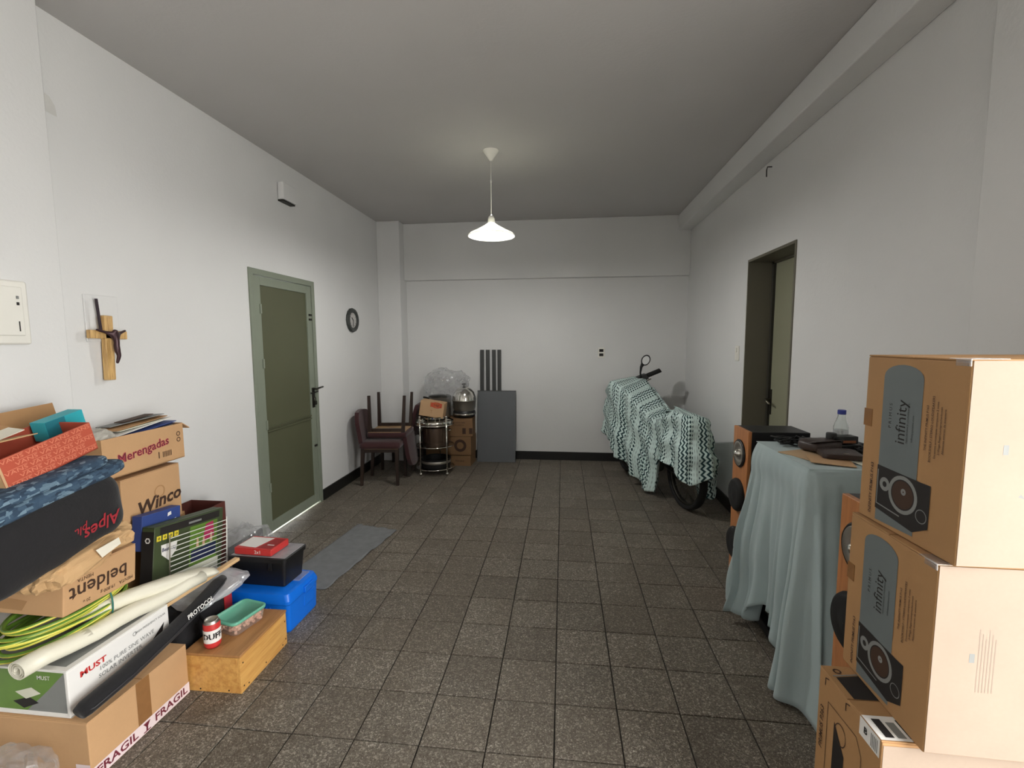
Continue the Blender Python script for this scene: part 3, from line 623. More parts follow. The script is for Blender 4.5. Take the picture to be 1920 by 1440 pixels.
# supporting carton, winco box, cookie box
D = (.24, .40, .598)
t = carton('cardboard_box', 'plain brown carton behind the pile carrying the two larger boxes', D, (-2.12, 1.97, 0), 0, CARD2)
D = (.27, .318, .275)
t = carton('appliance_box', 'brown appliance carton with slanted dark lettering in the left pile', D, (-2.105, 1.962, .600), 0, CARD, tape=False)
letter(t, D, '+X', .03, .118, 'Winco', .086, INKB, bold=.03, shear=.25, wide=1.05, ang=R(4)); ring(t, D, '+X', .035, .165, .024, .030, CARD2, n=20)
D = (.27, .435, .18)
t = carton('cookie_box', 'open brown cookie carton full of papers at the top of the left pile', D, (-2.105, 1.945, .895), (0, 0, R(1)), CARD, opened=True, flaps=(('+Y', R(-35), .06),))
letter(t, D, '+X', -.015, .092, 'Merengadas', .058, PINKR, bold=.028, shear=.12, ang=R(7)); letter(t, D, '+X', -.015, .092, 'Merengadas', .058, INKR, bold=.0, shear=.12, ang=R(7), eps=.0024)
for k in range(7): decal(t, D, '+X', rect(.085 + .008 * k, .089 + .008 * k, .03, .058), INKB)
decal(t, D, '+X', rect(.06, .066, .03, .062), INKB); ring(t, D, '+X', .185, .13, .008, .012, INKB); ring(t, D, '+X', .185, .10, .008, .012, INKB)
rnd = random.Random(5)
spec = [('white sheet', PAPER), ('navy folder', NAVY), ('blue folder', BLUEPR), ('white envelope', WHITEPR), ('cream sheet', CREAM), ('brown leaflet', CARD2), ('grey leaflet', GREYPR), ('dark leaflet', INKB)]
lsz = [(.22, .36), (.22, .36), (.21, .36), (.2, .34), (.15, .25), (.12, .30), (.09, .26), (.05, .16)]
for k, (nm, mt) in enumerate(spec):
    tag(G().box((lsz[k][0], lsz[k][1], .003)).build(nm.replace(' ', '_'), mt, None, loc=(-2.105 + .006 * (k % 3), 1.95 + .010 * k, 1.052 + .010 * k), rot=(R(3.5 + .8 * (k % 4)), R(-4 + 2 * (k % 3)), R(rnd.uniform(-9, 6)))), nm + ' in the open cookie carton', 'paper')
tag(blob((.09, .10, .06), .8, .8, .012, 25, 6, 30, 18, True).build('foil_ball', mat('grey_plastic_film', srgb(170, 166, 156), .35), None, loc=(-2.03, 1.77, 1.045)), 'crumpled grey plastic in the near corner of the cookie carton', 'plastic')
# blue box, game boxes
tag(G().box((.05, .212, .16)).build('blue_box', BLUEPR, None, bevel=.002, loc=(-1.927, 1.925, .612), rot=(R(-6), 0, R(0))), 'small dark blue box behind the green air bed box', 'box')
o = bpy.data.objects['blue_box']; G().poly([(.0258, .03, .045), (.0258, .052, .05), (.0258, .05, .066), (.0258, .032, .062)]).build('print', WHITEPR, o); G().poly([(.0258, -.01, -.01), (.0258, .08, .03), (.0258, .08, .018), (.0258, .02, -.02)]).build('print', WHITEPR, o)
t = carton('dark_red_box', 'dark red brown carton against the wall behind the wire rack', (.22, .28, .545), (-2.12, 2.33, 0), 0, mat('dark_red_card', srgb(92, 44, 36), .7), tape=False, opened=True)
D = (.062, .425, .33)
t = carton('air_bed_box', 'dark green air bed box standing on edge behind the wire rack', D, (-1.866, 1.985, .30), (R(-8), 0, 0), DKGREEN, tape=False)
decal(t, D, '+X', rect(-.183, .183, .004, .085), CREAM); decal(t, D, '+X', [(-.06, .004), (.04, .004), (.02, .055), (-.03, .065)], INKK, eps=.001); decal(t, D, '+X', rect(-.183, .183, .288, .322), INKK)
for k in range(4): decal(t, D, '+X', rect(-.200 + .032 * k, -.176 + .032 * k, .262, .286), YELLOW, eps=.001); ring(t, D, '+X', -.188 + .032 * k, .274, .003, .006, INKK, eps=.0016, n=8)
decal(t, D, '+X', [(-.175, .24), (-.085, .24), (-.09, .195), (-.13, .16), (-.17, .195)], WHITEPR, eps=.001); letter(t, D, '+X', -.13, .215, 'Bestway', .024, NAVY, bold=.02, eps=.0018)
decal(t, D, '+X', rect(-.01, .17, .085, .28), GREENPR, eps=.001); decal(t, D, '+X', [(.0, .10), (.165, .10), (.165, .165), (.0, .16)], NAVY, eps=.0014); decal(t, D, '+X', [(.07, .18), (.15, .20), (.14, .278), (.09, .27)], PINK, eps=.0014)
for (a, b) in ((.03, .17), (.07, .165), (.12, .175)): decal(t, D, '+X', [(a, b), (a + .018, b), (a + .014, b + .045), (a + .004, b + .05)], mat('skin_tone_print', srgb(206, 170, 140), .6), eps=.0018)
decal(t, D, '+X', rect(-.02, .06, .298, .308), GREYPR, eps=.0012); decal(t, D, '-Y', rect(-.03, .03, .02, .31), INKK); ring(t, D, '-Y', 0, .27, .008, .014, WHITEPR, n=6)
# wire rack: each wire its own part
t = thing('wire_rack', 'white wire rack leaning against the green air bed box', 'rack', (-1.80, 2.015, .335), (R(-8), R(-3), 0))
WIRE = mat('white_coated_wire', srgb(222, 222, 216), .35)
for k in range(11): G().cyl((0, -.18, .012 + .0215 * k), (0, .18, .012 + .0215 * k), .0022, 6).build('wire', WIRE, t)
for yy in (-.18, .18): G().cyl((.003, yy, 0), (.003, yy, .245), .003, 6).build('side_rod', STEEL if yy < 0 else WIRE, t)
# lath
tag(G().box((.028, .42, .016)).build('wooden_lath', LATH, None, bevel=.001, loc=(-1.675, 1.875, .378), rot=(R(4), 0, R(-8))), 'pale wooden lath lying under the cream vinyl rolls', 'lath')
# black bag and film
t = thing('backpack', 'black backpack with a red patch behind the wooden box', 'backpack', (-1.765, 1.87, .0))
blob((.25, .33, .285), .4, .35, .014, 6, 31, 48, 30).build('body', BLACKFAB, t, smooth=True)
G().tube([(.128, -.05, .25), (.148, -.03, .2), (.145, -.02, .1), (.125, -.02, .03)], .012, 8, flat=.4).build('strap', BLACKFAB, t, smooth=True)
G().box((.006, .05, .07), (.124, .125, .215)).build('patch', RED, t, bevel=.002)
t = thing('plastic_sleeve', 'milky plastic sleeve lying on the black backpack', 'plastic bag', (-1.70, 1.95, .288), (R(2), R(5), R(-6)))
blob((.20, .30, .040), .55, .3, .018, 14, 9, 80, 26, True).build('film', FILMS, t, smooth=False)
# pine box with lid, nails
t = thing('pine_box', 'varnished pine box with brown lid on the floor', 'wooden box', (-1.482, 1.852, 0), R(1))
x, y, z = .255, .335, .160
for a in (-1, 1): G().box((.014, y, z), (a * (x / 2 - .007), 0, z / 2)).build('side_board', PINE, t, bevel=.0015)
for a in (-1, 1): G().box((x - .028, .014, z), (0, a * (y / 2 - .007), z / 2)).build('end_board', PINE, t, bevel=.0015)
G().box((x - .028, y - .028, .01), (0, 0, .006)).build('base_board', PINE, t); G().box((x + .004, y + .004, .011), (0, 0, z + .0075)).build('lid', PINETOP, t, bevel=.002)
for (yy, zz) in ((-.15, .13), (-.15, .025), (-.12, .015), (0, .02), (.13, .015), (.155, .03), (.155, .12)): G().lathe([(0, .0015), (.0035, .001), (.0035, 0)], (x / 2, yy, zz), 'X', 8).build('nail', DARKM, t)
for (xx, zz) in ((-.06, .012), (.07, .012)): G().lathe([(0, .0015), (.0035, .001), (.0035, 0)], (xx, -y / 2, zz), '-Y', 8).build('nail', DARKM, t)
# can
t = thing('drink_can', 'red and white drink can standing on the pine box', 'can', (-1.512, 1.735, .175))
G().lathe([(0, .004), (.022, .002), (.0265, .0), (.0325, .012), (.033, .02), (.033, .105), (.0315, .110)], n=32).build('body', RED, t, smooth=True)
G().lathe([(.0332, .028), (.0333, .03), (.0333, .082), (.0332, .084)], n=32).build('white_band', WHITEPR, t, smooth=True); G().lathe([(.0315, .108), (.027, .119), (.0265, .122), (.0245, .121), (.024, .117), (0, .117)], n=32).build('top', SILVER, t, smooth=True)
tm = text_mesh('DUFF', .034, .04); g = G()
for v in tm.vertices: a = v.co.x / .034; g.v.append(Vector((.0338 * math.cos(a + R(-48)), .0338 * math.sin(a + R(-48)), v.co.y + .056)))
g.f = [tuple(p.vertices) for p in tm.polygons]; g.build('lettering', INKK, t)
# tub of sweets
t = thing('food_tub', 'clear plastic tub with green lid on the pine box', 'container', (-1.495, 1.885, .175), R(-12))
def rrect(wx, wy, r, z_, n=6):
    return [Vector((sx * (wx / 2 - r) + r * math.cos(a), sy * (wy / 2 - r) + r * math.sin(a), z_)) for (sx, sy, a0) in ((1, 1, 0), (-1, 1, 90), (-1, -1, 180), (1, -1, 270)) for a in [R(a0 + 90 * i / n) for i in range(n + 1)]]
def loft(rings, cap0=True, cap1=True):
    g = G(); k = len(rings[0])
    for r_ in rings: g.v += r_
    for i in range(len(rings) - 1): g.f += [(i * k + j, i * k + (j + 1) % k, (i + 1) * k + (j + 1) % k, (i + 1) * k + j) for j in range(k)]
    if cap0: g.f.append(tuple(reversed(range(k))))
    if cap1: g.f.append(tuple((len(rings) - 1) * k + j for j in range(k)))
    return g
loft([rrect(.12, .155, .02, .001), rrect(.125, .16, .022, .006), rrect(.138, .175, .025, .056)], True, False).build('tub', FILMT, t, smooth=True)
loft([rrect(.146, .183, .027, .056), rrect(.148, .185, .027, .060), rrect(.148, .185, .027, .066), rrect(.142, .179, .025, .069), rrect(.128, .165, .022, .069), rrect(.124, .161, .02, .064)]).build('lid', GREENLID, t, smooth=True)
sw = G().box((.014, .017, .012)).mesh('sweet', PEANUT); rnd = random.Random(9)
rnd2 = random.Random(2); gs = G()
for k in range(260): gs.box((.010, .013, .009), (rnd2.uniform(-.053, .053), rnd2.uniform(-.070, .070), .008 + .038 * (k / 260)), (rnd2.uniform(0, 3), rnd2.uniform(0, 3), rnd2.uniform(0, 3)))
tag(gs.build('contents', PEANUT, t, bevel=.001), 'pinkish sweets inside the tub', kind='stuff')
# blue tool box
t = thing('tool_box', 'bright blue plastic tool box on the floor under the black bin', 'tool box', (-1.605, 2.225, 0), R(-1))
loft([rrect(.43, .25, .018, 0), rrect(.44, .262, .02, .01), rrect(.45, .272, .02, .150), rrect(.458, .280, .022, .156), rrect(.458, .280, .022, .172), rrect(.44, .262, .03, .204), rrect(.40, .225, .03, .212)]).build('body', BLUEP, t, smooth=True, sharp=22)
for k in range(8): G().box((.006, .010, .05), (-.03 + .022 * k, -.139, .112)).build('rib', BLUEP, t, bevel=.002)
for k in range(4): G().box((.012, .012, .03), (.02 + .04 * k, -.137, .055)).build('lug', BLUEP, t, bevel=.002)
G().box((.30, .10, .004), (.05, .05, .213)).build('lid_window', FILMW, t, bevel=.001); G().box((.02, .09, .035), (.228, .04, .165)).build('latch', BLUEP, t, bevel=.004)
G().box((.012, .10, .06), (.221, .05, .10)).build('end_recess', BLUEP, t, bevel=.004)
# black bin
t = thing('storage_bin', 'black plastic storage bin with cloudy lid on the blue tool box', 'bin', (-1.585, 2.235, .214), R(-2))
loft([rrect(.29, .155, .015, 0), rrect(.295, .16, .015, .005), rrect(.318, .182, .018, .132), rrect(.334, .198, .02, .134), rrect(.336, .200, .02, .156), rrect(.330, .194, .02, .158)]).build('body', BLACK, t, smooth=True, sharp=25)
G().box((.31, .175, .003), (.005, 0, .160)).build('lid', FILMW, t, bevel=.001); G().box((.02, .004, .05), (.08, -.097, .12)).build('clip', BLACK, t, bevel=.001)
D = (.215, .145, .036)
t = carton('game_box', 'flat red game box with white corner on the black storage bin', D, (-1.61, 2.225, .378), R(-3), RED, tape=False)
decal(t, D, '+Z', [(-.10, -.05), (.01, -.06), (.035, .06), (-.10, .06)], WHITEPR, eps=.0012); decal(t, D, '+Z', [(.02, -.06), (.10, -.06), (.10, .06), (.045, .06)], mat('dark_red_print', srgb(150, 32, 34), .5), eps=.0012)
letter(t, D, '-Y', .03, .018, '2x1', .026, WHITEPR, eps=.001); decal(t, D, '+Z', rect(.05, .09, -.025, -.017), WHITEPR, eps=.0018)
# clear bags
t = thing('plastic_bag', 'crumpled clear plastic bag against the wall behind the black bin', 'plastic bag', (-2.02, 2.62, 0))
blob((.24, .30, .28), .8, .8, .05, 9, 41, 60, 34, True).build('film', FILM, t, smooth=False)
t = thing('plastic_bag', 'crumpled clear plastic bag on the floor in front of the taped box', 'plastic bag', (-1.78, 1.13, 0))
blob((.26, .20, .15), .8, .8, .035, 10, 43, 60, 34, True).build('film', FILM, t, smooth=False)
tag(G().tube([(-2.195, 1.18, .45), (-2.18, 1.2, .55), (-2.19, 1.17, .66), (-2.195, 1.12, .75)], .004, 6).build('black_wire', BLACK, None, smooth=True), 'thin black wire hanging on the wall left of the cable coil', 'wire')

# ------------------------------------------------------------------ far left corner
def make_chair(label, loc, rot):
    t = thing('dining_chair', label, 'chair', loc, rot)      # local: faces +X, seat .42 x .42
    for a in (-1, 1):
        G().tube([(.175, a * .175, 0), (.175, a * .175, .385)], [.019, .025], 4).build('leg', DKWOOD, t)
        G().tube([(-.20, a * .175, 0), (-.175, a * .175, .40)], [.019, .025], 4).build('leg', DKWOOD, t)
    G().box((.39, .02, .05), (0, .175, .375)).build('apron', DKWOOD, t); G().box((.39, .02, .05), (0, -.175, .375)).build('apron', DKWOOD, t)
    loft([rrect(.40, .40, .03, .392), rrect(.42, .42, .04, .398), rrect(.42, .42, .04, .44), rrect(.36, .36, .05, .462)]).build('seat', MAROON, t, smooth=True)
    G().box((.38, .38, .006), (0, 0, .389)).build('seat_base', PLY, t)
    g = G(); nb = 14
    for i in range(nb + 1):
        v = i / nb; z = .44 + .32 * v; wv = .19 * (1 - .30 * max(0, v - .62) ** 2 / .14) ; th = .022
        for (yy, xx) in ((-1, 0), (-.5, -.010), (0, -.014), (.5, -.010), (1, 0)): g.v.append(Vector((-.19 - .05 * v + xx + th, yy * wv, z + .015 * (1 - yy * yy) * v)))
        for (yy, xx) in ((1, 0), (.5, -.010), (0, -.014), (-.5, -.010), (-1, 0)): g.v.append(Vector((-.19 - .05 * v + xx - th, yy * wv, z + .015 * (1 - yy * yy) * v)))
    for i in range(nb):
        for j in range(10): g.f.append((i * 10 + j, i * 10 + (j + 1) % 10, (i + 1) * 10 + (j + 1) % 10, (i + 1) * 10 + j))
    g.f += [tuple(reversed(range(10))), tuple(nb * 10 + j for j in range(10))]
    g.build('backrest', MAROON, t, bevel=.006)
    return t
make_chair('upright maroon dining chair by the left wall carrying an upturned chair', (-1.895, 4.66, 0), R(6))
make_chair('upturned maroon dining chair, legs in the air, stacked on another chair', (-1.875, 4.80, .925), (R(180), 0, R(186)))
make_chair('maroon dining chair tucked behind the chrome trolley in the corner', (-1.915, 5.235, 0), R(180))

# chrome round trolley with stock pot
t = thing('serving_trolley', 'round chrome serving trolley with ball feet in front of the cartons', 'trolley', (-1.445, 5.03, 0))
rr = .212
for k, a in enumerate((R(-125), R(-38), R(90))):
    x, y = rr * math.cos(a), rr * math.sin(a)
    lg = G().cyl((x, y, .03), (x, y, .655), .009, 10).build('leg', CHROME, t, smooth=True); G().ball((x, y, .02), .02, 12).build('ball_foot', CHROME, lg, smooth=True)
    G().ball((x, y, .66), .014, 10).build('finial', CHROME, lg, smooth=True)
for z in (.07, .32, .56):
    G().tube([(rr * math.cos(a), rr * math.sin(a), z) for a in [2 * PI * i / 40 for i in range(40)]], .006, 8, closed=True).build('ring', CHROME, t, smooth=True)
    G().lathe([(0, z - .006), (rr - .004, z - .006), (rr - .004, z), (0, z)], n=40).build('glass_shelf', GLASS, t)
G().lathe([(rr - .002, .565), (rr, .568), (rr, .60), (rr - .002, .603)], n=40).build('gallery', CHROME, t, smooth=True)
t = thing('stock_pot', 'tall brown tinted steel pot on the middle shelf of the trolley', 'pot', (-1.435, 5.02, .3215))
G().lathe([(0, .0), (.145, .0), (.15, .01), (.15, .205), (.155, .21), (.145, .212), (.142, .2), (.142, .02), (0, .02)], n=40).build('body', mat('dull_steel', srgb(130, 112, 100), .25, .9), t, smooth=True, sharp=40)
for a in (-1, 1): G().tube([(a * .15, -.03, .17), (a * .175, -.03, .175), (a * .175, .03, .175), (a * .15, .03, .17)], .005, 8).build('handle', CHROME, t, smooth=True)
t = thing('baking_tin', 'shiny steel cake tin on the top shelf of the trolley', 'tin', (-1.445, 5.02, .5605))
G().lathe([(0, 0), (.12, 0), (.125, .008), (.125, .085), (.13, .09), (.122, .09), (.12, .01), (0, .01)], n=36).build('body', CHROME, t, smooth=True, sharp=40)
t = thing('pan_set', 'dark pan with steel band lying on the lowest trolley shelf', 'pan', (-1.435, 5.02, .0705))
G().lathe([(0, 0), (.15, 0), (.165, .02), (.165, .10), (.17, .105), (.158, .105), (.155, .02), (0, .012)], n=40).build('body', BLACK, t, smooth=True, sharp=40); G().lathe([(.1655, .055), (.167, .058), (.167, .082), (.1655, .085)], n=40).build('band', SILVER, t, smooth=True)
# small carton tilted over the tin
D = (.27, .17, .17)
t = carton('small_carton', 'small tan carton with orange label tilted on top of the trolley', D, (-1.47, 5.02, .652), (0, R(9), R(3)), CARD3, tape=False)
ORANGE = mat('orange_print', srgb(186, 92, 48), .6)
decal(t, D, '-Y', rect(-.02, .11, .115, .165), ORANGE); ring(t, D, '-Y', .05, .14, .028, .034, RED, eps=.0014, ex=1.7); letter(t, D, '-Y', .05, .14, 'Frágil', .03, INKR, eps=.0018)
letter(t, D, '-Y', 0, .06, 'T', .05, CARD2, bold=0)
# carton tower
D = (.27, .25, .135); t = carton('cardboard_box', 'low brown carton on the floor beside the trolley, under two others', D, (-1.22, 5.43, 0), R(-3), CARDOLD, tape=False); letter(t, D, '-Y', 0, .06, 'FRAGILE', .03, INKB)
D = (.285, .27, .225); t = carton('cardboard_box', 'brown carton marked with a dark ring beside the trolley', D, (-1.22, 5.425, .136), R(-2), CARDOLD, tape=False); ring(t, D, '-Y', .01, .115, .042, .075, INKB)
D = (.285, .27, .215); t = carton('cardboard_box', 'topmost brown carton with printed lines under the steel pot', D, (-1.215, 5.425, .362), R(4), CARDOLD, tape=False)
for k in range(2): letter(t, D, '-Y', -.03, .165 - .03 * k, 'ESTE LADO ARRIBA'[:14 - 3 * k], .022, INKB)
for u in (.02, .10): decal(t, D, '-Y', rect(u, u + .04, .03, .10), INKB)
# domed pot
t = thing('domed_pot', 'steel pot with domed lid and black knob on the topmost carton', 'pot', (-1.185, 5.41, .578))
G().lathe([(0, 0), (.10, 0), (.13, .02), (.135, .07), (.12, .085)], n=40).build('base', BLACK, t, smooth=True); G().lathe([(.128, .03), (.1375, .036), (.1375, .052), (.13, .056)], n=40).build('base_band', CHROME, t, smooth=True)
G().lathe([(.118, .08), (.135, .12), (.14, .20), (.147, .205), (.147, .212), (.14, .215)], n=40).build('body', SILVER, t, smooth=True); G().lathe([(.143, .212), (.138, .25), (.12, .305), (.085, .345), (.04, .368), (.001, .374)], n=40).build('lid', CHROME, t, smooth=True)
G().lathe([(.008, .37), (.01, .385), (.026, .392), (.026, .404), (.012, .412), (.001, .413)], n=24).build('knob', BLACK, t, smooth=True)
# saucepan behind, plastic bag
t = thing('saucepan', 'dark steel saucepan with side handle behind the small tan carton', 'pan', (-1.475, 5.38, .585))
G().lathe([(0, 0), (.12, 0), (.13, .015), (.13, .235), (.135, .245), (.125, .245), (.12, .02), (0, .012)], n=36).build('body', SILVER, t, smooth=True, sharp=40); G().lathe([(.134, .243), (.137, .248), (.12, .262), (.05, .27), (.001, .272)], n=36).build('lid', DARKM, t, smooth=True)
G().tube([(-.13, -.02, .22), (-.17, -.04, .235), (-.185, -.06, .24)], .011, 8).build('handle', BLACK, t, smooth=True)
tag(B('pan_support', (.26, .26, .58), (-1.50, 5.40, .29), CARDOLD, None, bevel=.003), 'tall plain carton hidden behind the trolley under the saucepan', 'box')
t = thing('plastic_bag', 'large clear plastic bag slumped over the saucepan by the far wall', 'plastic bag', (-1.42, 5.47, .765), (0, R(6), 0))
blob((.47, .32, .36), .75, .7, .045, 8, 51, 80, 44, True).build('film', FILM, t, smooth=False)
# table top and legs
t = thing('table_top', 'grey laminate table top standing on edge against the far wall', 'sheet', (-.815, 5.525, 0), (R(-5.5), 0, 0)); G().box((.475, .032, .885), (0, 0, .4425)).build('board', TABLEGREY, t, bevel=.002); G().box((.477, .033, .01), (0, 0, .88)).build('edge_band', LEGGREY, t)
for k, (xx, h) in enumerate(((-1.012, 1.385), (-.932, 1.385), (-.855, 1.385), (-.788, 1.385))):
    tag(G().box((.043, .046, h), (0, 0, h / 2)).build('table_leg', LEGGREY, None, bevel=.003, loc=(xx, 5.648, 0), rot=(R(-.6), R((.35, 0, 0, 0)[k]), 0)), ('leftmost', 'second from left', 'third from left', 'rightmost')[k] + ' of the four dark square table legs standing behind the grey laminate table top', 'post', 'table legs behind the table top')
tag(G().cyl((-1.055, 5.67, 0.105), (-1.06, 5.685, .6), .007, 8).build('white_rod', WHITEP, None), 'thin white rod between the carton tower and the grey laminate table top', 'rod')

# ------------------------------------------------------------------ covered motor bicycle
A = R(16.5); bx, by = 1.09, 4.12
sy = lambda y: y if y < .45 else .45 + (y - .45) * 1.8
t = thing('bicycle', 'small black motor bicycle parked under the printed cloth', 'bicycle', (bx, by, 0), A)      # local +Y forward
def wheel(y):
    wr = .29; tread = [(.248, -.026), (.268, -.034), (.284, -.026), (.290, 0), (.284, .026), (.268, .034), (.248, .026)]
    w_ = G().lathe([(r_, z_) for r_, z_ in tread], (0, y, wr), 'X', 40, closed=True).build('tyre', RUBBER, t, smooth=True)
    G().lathe([(.232, -.016), (.25, -.02), (.25, .02), (.232, .016)], (0, y, wr), 'X', 40, closed=True).build('rim', DARKM, w_, smooth=True); G().lathe([(.001, -.05), (.05, -.05), (.055, -.03), (.055, .03), (.05, .05), (.001, .05)], (0, y, wr), 'X', 20).build('hub', STEEL, w_, smooth=True)
    for k in range(14): a = 2 * PI * k / 14; G().cyl(((-1) ** k * .025, y + .05 * math.cos(a), wr + .05 * math.sin(a)), (0, y + .235 * math.cos(a + .25), wr + .235 * math.sin(a + .25)), .0025, 5).build('spoke', STEEL, w_)
wheel(.0); wheel(1.22)
for sx in (-.06, .06): G().tube([(sx, 0, .29), (sx * .8, .2, .30), (sx * .4, .38, .32)], .012, 8).build('chain_stay', BLACK, t, smooth=True); G().tube([(sx, 0, .29), (sx, .12, .5), (sx * .3, .25, .68)], .010, 8).build('seat_stay', BLACK, t, smooth=True); G().tube([(sx, 1.05, .29), (sx, .98, .55), (sx * .7, .93, .72)], .014, 8).build('fork_leg', BLACK, t, smooth=True)
G().tube([(0, .38, .32), (0, .26, .68)], .018, 8).build('seat_tube', BLACK, t, smooth=True); G().tube([(0, .38, .32), (0, .62, .40), (0, .90, .80)], .022, 8).build('down_tube', BLACK, t, smooth=True); G().tube([(0, .93, .70), (0, .86, 1.02)], .018, 8).build('steerer', BLACK, t, smooth=True)
loft([rrect(.10, .26, .04, .76), rrect(.17, .32, .06, .79), rrect(.17, .32, .06, .83), rrect(.12, .26, .05, .85)]).build('saddle', BLACKFAB, t, smooth=True, loc=(0, .09, -.01)); G().box((.12, .26, .02), (0, -.06, .62)).build('carrier', BLACK, t, bevel=.006)
G().lathe([(.03, -.004), (.085, -.004), (.085, .004), (.03, .004)], (-.055, .38, .32), 'X', 24, closed=True).build('chain_ring', STEEL, t)
for sg in (-1, 1): cr = G().tube([(sg * .07, .38, .32), (sg * .08, .38 - sg * .06, .32 - sg * .13)], .009, 8).build('crank_arm', STEEL, t, smooth=True); G().box((.07, .06, .022), (sg * .11, .38 - sg * .06, .32 - sg * .13)).build('pedal', BLACK, cr, bevel=.004)
hb = G().tube([(-.24, .80, 1.0), (-.16, .83, 1.015), (0, .86, 1.03), (.12, .83, 1.08), (.26, .78, 1.155)], .015, 10).build('handlebar', BLACK, t, smooth=True)
G().tube([(.165, .815, 1.103), (.275, .775, 1.163)], .024, 12).build('grip', RUBBER, hb, smooth=True); G().tube([(-.25, .795, .998), (-.18, .82, 1.01)], .015, 12).build('grip', RUBBER, hb, smooth=True)
G().box((.095, .06, .06), (.115, .83, 1.078), (0, R(-26), R(-16))).build('switch_block', BLACK, hb, bevel=.006); G().tube([(.11, .83, 1.05), (.13, .86, 1.025), (.19, .87, 1.03), (.24, .85, 1.06)], .006, 6).build('brake_lever', STEEL, hb, smooth=True); G().tube([(.155, .81, 1.09), (.165, .81, 1.125)], .006, 6).build('switch_toggle', BLACK, hb)
mi = G().tube([(.085, .83, 1.06), (.068, .81, 1.14), (.07, .80, 1.20), (.085, .79, 1.235)], [.011, .010, .015, .022], 8).build('mirror_stem', BLACK, t, smooth=True)
M = Matrix.Translation((.115, .785, 1.275)) @ Euler((0, R(28), R(-8))).to_matrix().to_4x4() @ Matrix.Diagonal((1, 1, 1.25, 1)) @ Matrix.Rotation(R(90), 4, 'X')
G().lathe([(.039, .005), (.047, .007), (.050, 0), (.046, -.012), (.03, -.022), (.001, -.026)], axis=M, n=28).build('mirror_shell', BLACK, mi, smooth=True); G().lathe([(.001, .003), (.041, .003)], axis=M, n=28).build('mirror_glass', mat('mirror', (.9, .9, .9, 1), .03, 1, 0), mi, smooth=True)
def warp(o):
    for c in o.children:
        if c.name.split('.')[0] not in ('tyre', 'rim', 'hub', 'spoke'):
            for v in c.data.vertices: v.co.y = sy(v.co.y) if 'mirror' not in c.name else v.co.y + sy(.79) - .79
            warp(c)
warp(t)
# the cloth over it: keys along left side, round the rear, right side
ca, sa = math.cos(A), math.sin(A)
def LW(x, y, z=0): return (bx + x * ca - y * sa, by + x * sa + y * ca, z)
def LD(x, y): return (x * ca - y * sa, x * sa + y * ca)
def key(u, inn, ed, out, hem, fl, am): return (u, LW(inn[0], sy(inn[1]), inn[2]), LW(ed[0], sy(ed[1]), ed[2]), LD(*out), hem, fl, am)
K = [key(0, (.06, 1.02, 1.02), (-.15, 1.04, .93), (-1, .3), .46, .02, .02), key(.10, (.08, .90, 1.085), (-.28, .80, 1.055), (-1, -.1), .36, .02, .03), key(.20, (.10, .76, 1.07), (-.22, .66, .98), (-1, -.15), .20, .02, .035), key(.32, (.10, .56, .86), (-.13, .52, .80), (-1, 0), .06, .02, .035),
     key(.42, (.07, .44, .76), (-.11, .38, .74), (-1, 0), .03, .04, .03), key(.470, (.06, .38, .77), (-.11, .28, .755), (-1, -.1), .07, .03, .02), key(.495, (.05, .33, .82), (-.12, .20, .82), (-1, -.2), .42, .03, .015), key(.55, (.03, .27, .875), (-.13, -.06, .875), (-1, -.4), .38, .05, .02),
     key(.63, (0, .24, .885), (-.10, -.19, .86), (-.5, -1), .29, .12, .02), key(.70, (0, .24, .885), (.02, -.21, .85), (.1, -1), .37, .11, .02), key(.76, (.02, .24, .88), (.09, -.16, .83), (.8, -.9), .39, .09, .02), key(.80, (.04, .24, .87), (.12, -.02, .74), (1, -.3), .08, .09, .02),
     key(.87, (.05, .3, .84), (.13, .14, .70), (1, 0), .05, .09, .02), key(.94, (.08, .5, .80), (.13, .45, .76), (1, 0), .30, .04, .02), key(1.0, (.11, .76, 1.0), (.15, .72, .99), (1, 0), .72, .02, .02)]
tag(drape('bicycle_cover', K, PATT, None, 260, 8, 36, 9, 3, .9, 1.0, .016), 'pale cloth with dark teal geometric print draped over the bicycle', 'cloth')

# ------------------------------------------------------------------ right side: tower speakers
def tower(label, loc):
    t = thing('tower_speaker', label, 'speaker', loc); x, y, z = .30, .21, .985          # front faces -X
    G().box((x, y, z), (x / 2 + .012, 0, z / 2 + .012)).build('cabinet', BLACK, t, bevel=.003); G().box((.022, y, z), (.008, 0, z / 2 + .012)).build('front_baffle', SPKW, t, bevel=.003)
    G().box((x + .03, y + .03, .014), (x / 2 + .005, 0, .007)).build('plinth', BLACK, t, bevel=.003)
    w_ = G().lathe([(.078, 0), (.08, .006), (.074, .012), (.066, .008)], (-.003, 0, .855), '-X', 32).build('midrange', BLACK, t, smooth=True)
    G().lathe([(.069, .012), (.066, .014), (.045, .008), (.024, .002), (.022, .004)], (-.003, 0, .855), '-X', 32).build('cone', SILVER, w_, smooth=True); G().lathe([(.023, .002), (.021, .018), (.012, .030), (.001, .034)], (-.003, 0, .855), '-X', 24).build('phase_plug', CHROME, w_, smooth=True)
    for zz in (.615, .33):
        w_ = G().lathe([(.092, 0), (.094, .010), (.088, .022), (.076, .030), (.05, .026), (.03, .030), (.001, .034)], (-.003, 0, zz), '-X', 32).build('woofer', RUBBER, t, smooth=True)
    G().lathe([(.03, 0), (.034, .004), (.028, .004), (.024, -.03)], (-.003, 0, .16), '-X', 24).build('port', BLACK, t, smooth=True)
    return t
tower('far tower loudspeaker with beech front and black sides beyond the draped table', (1.0, 2.675, 0))
tower('near tower loudspeaker with beech front half hidden by the stacked cartons', (.905, 1.455, 0))

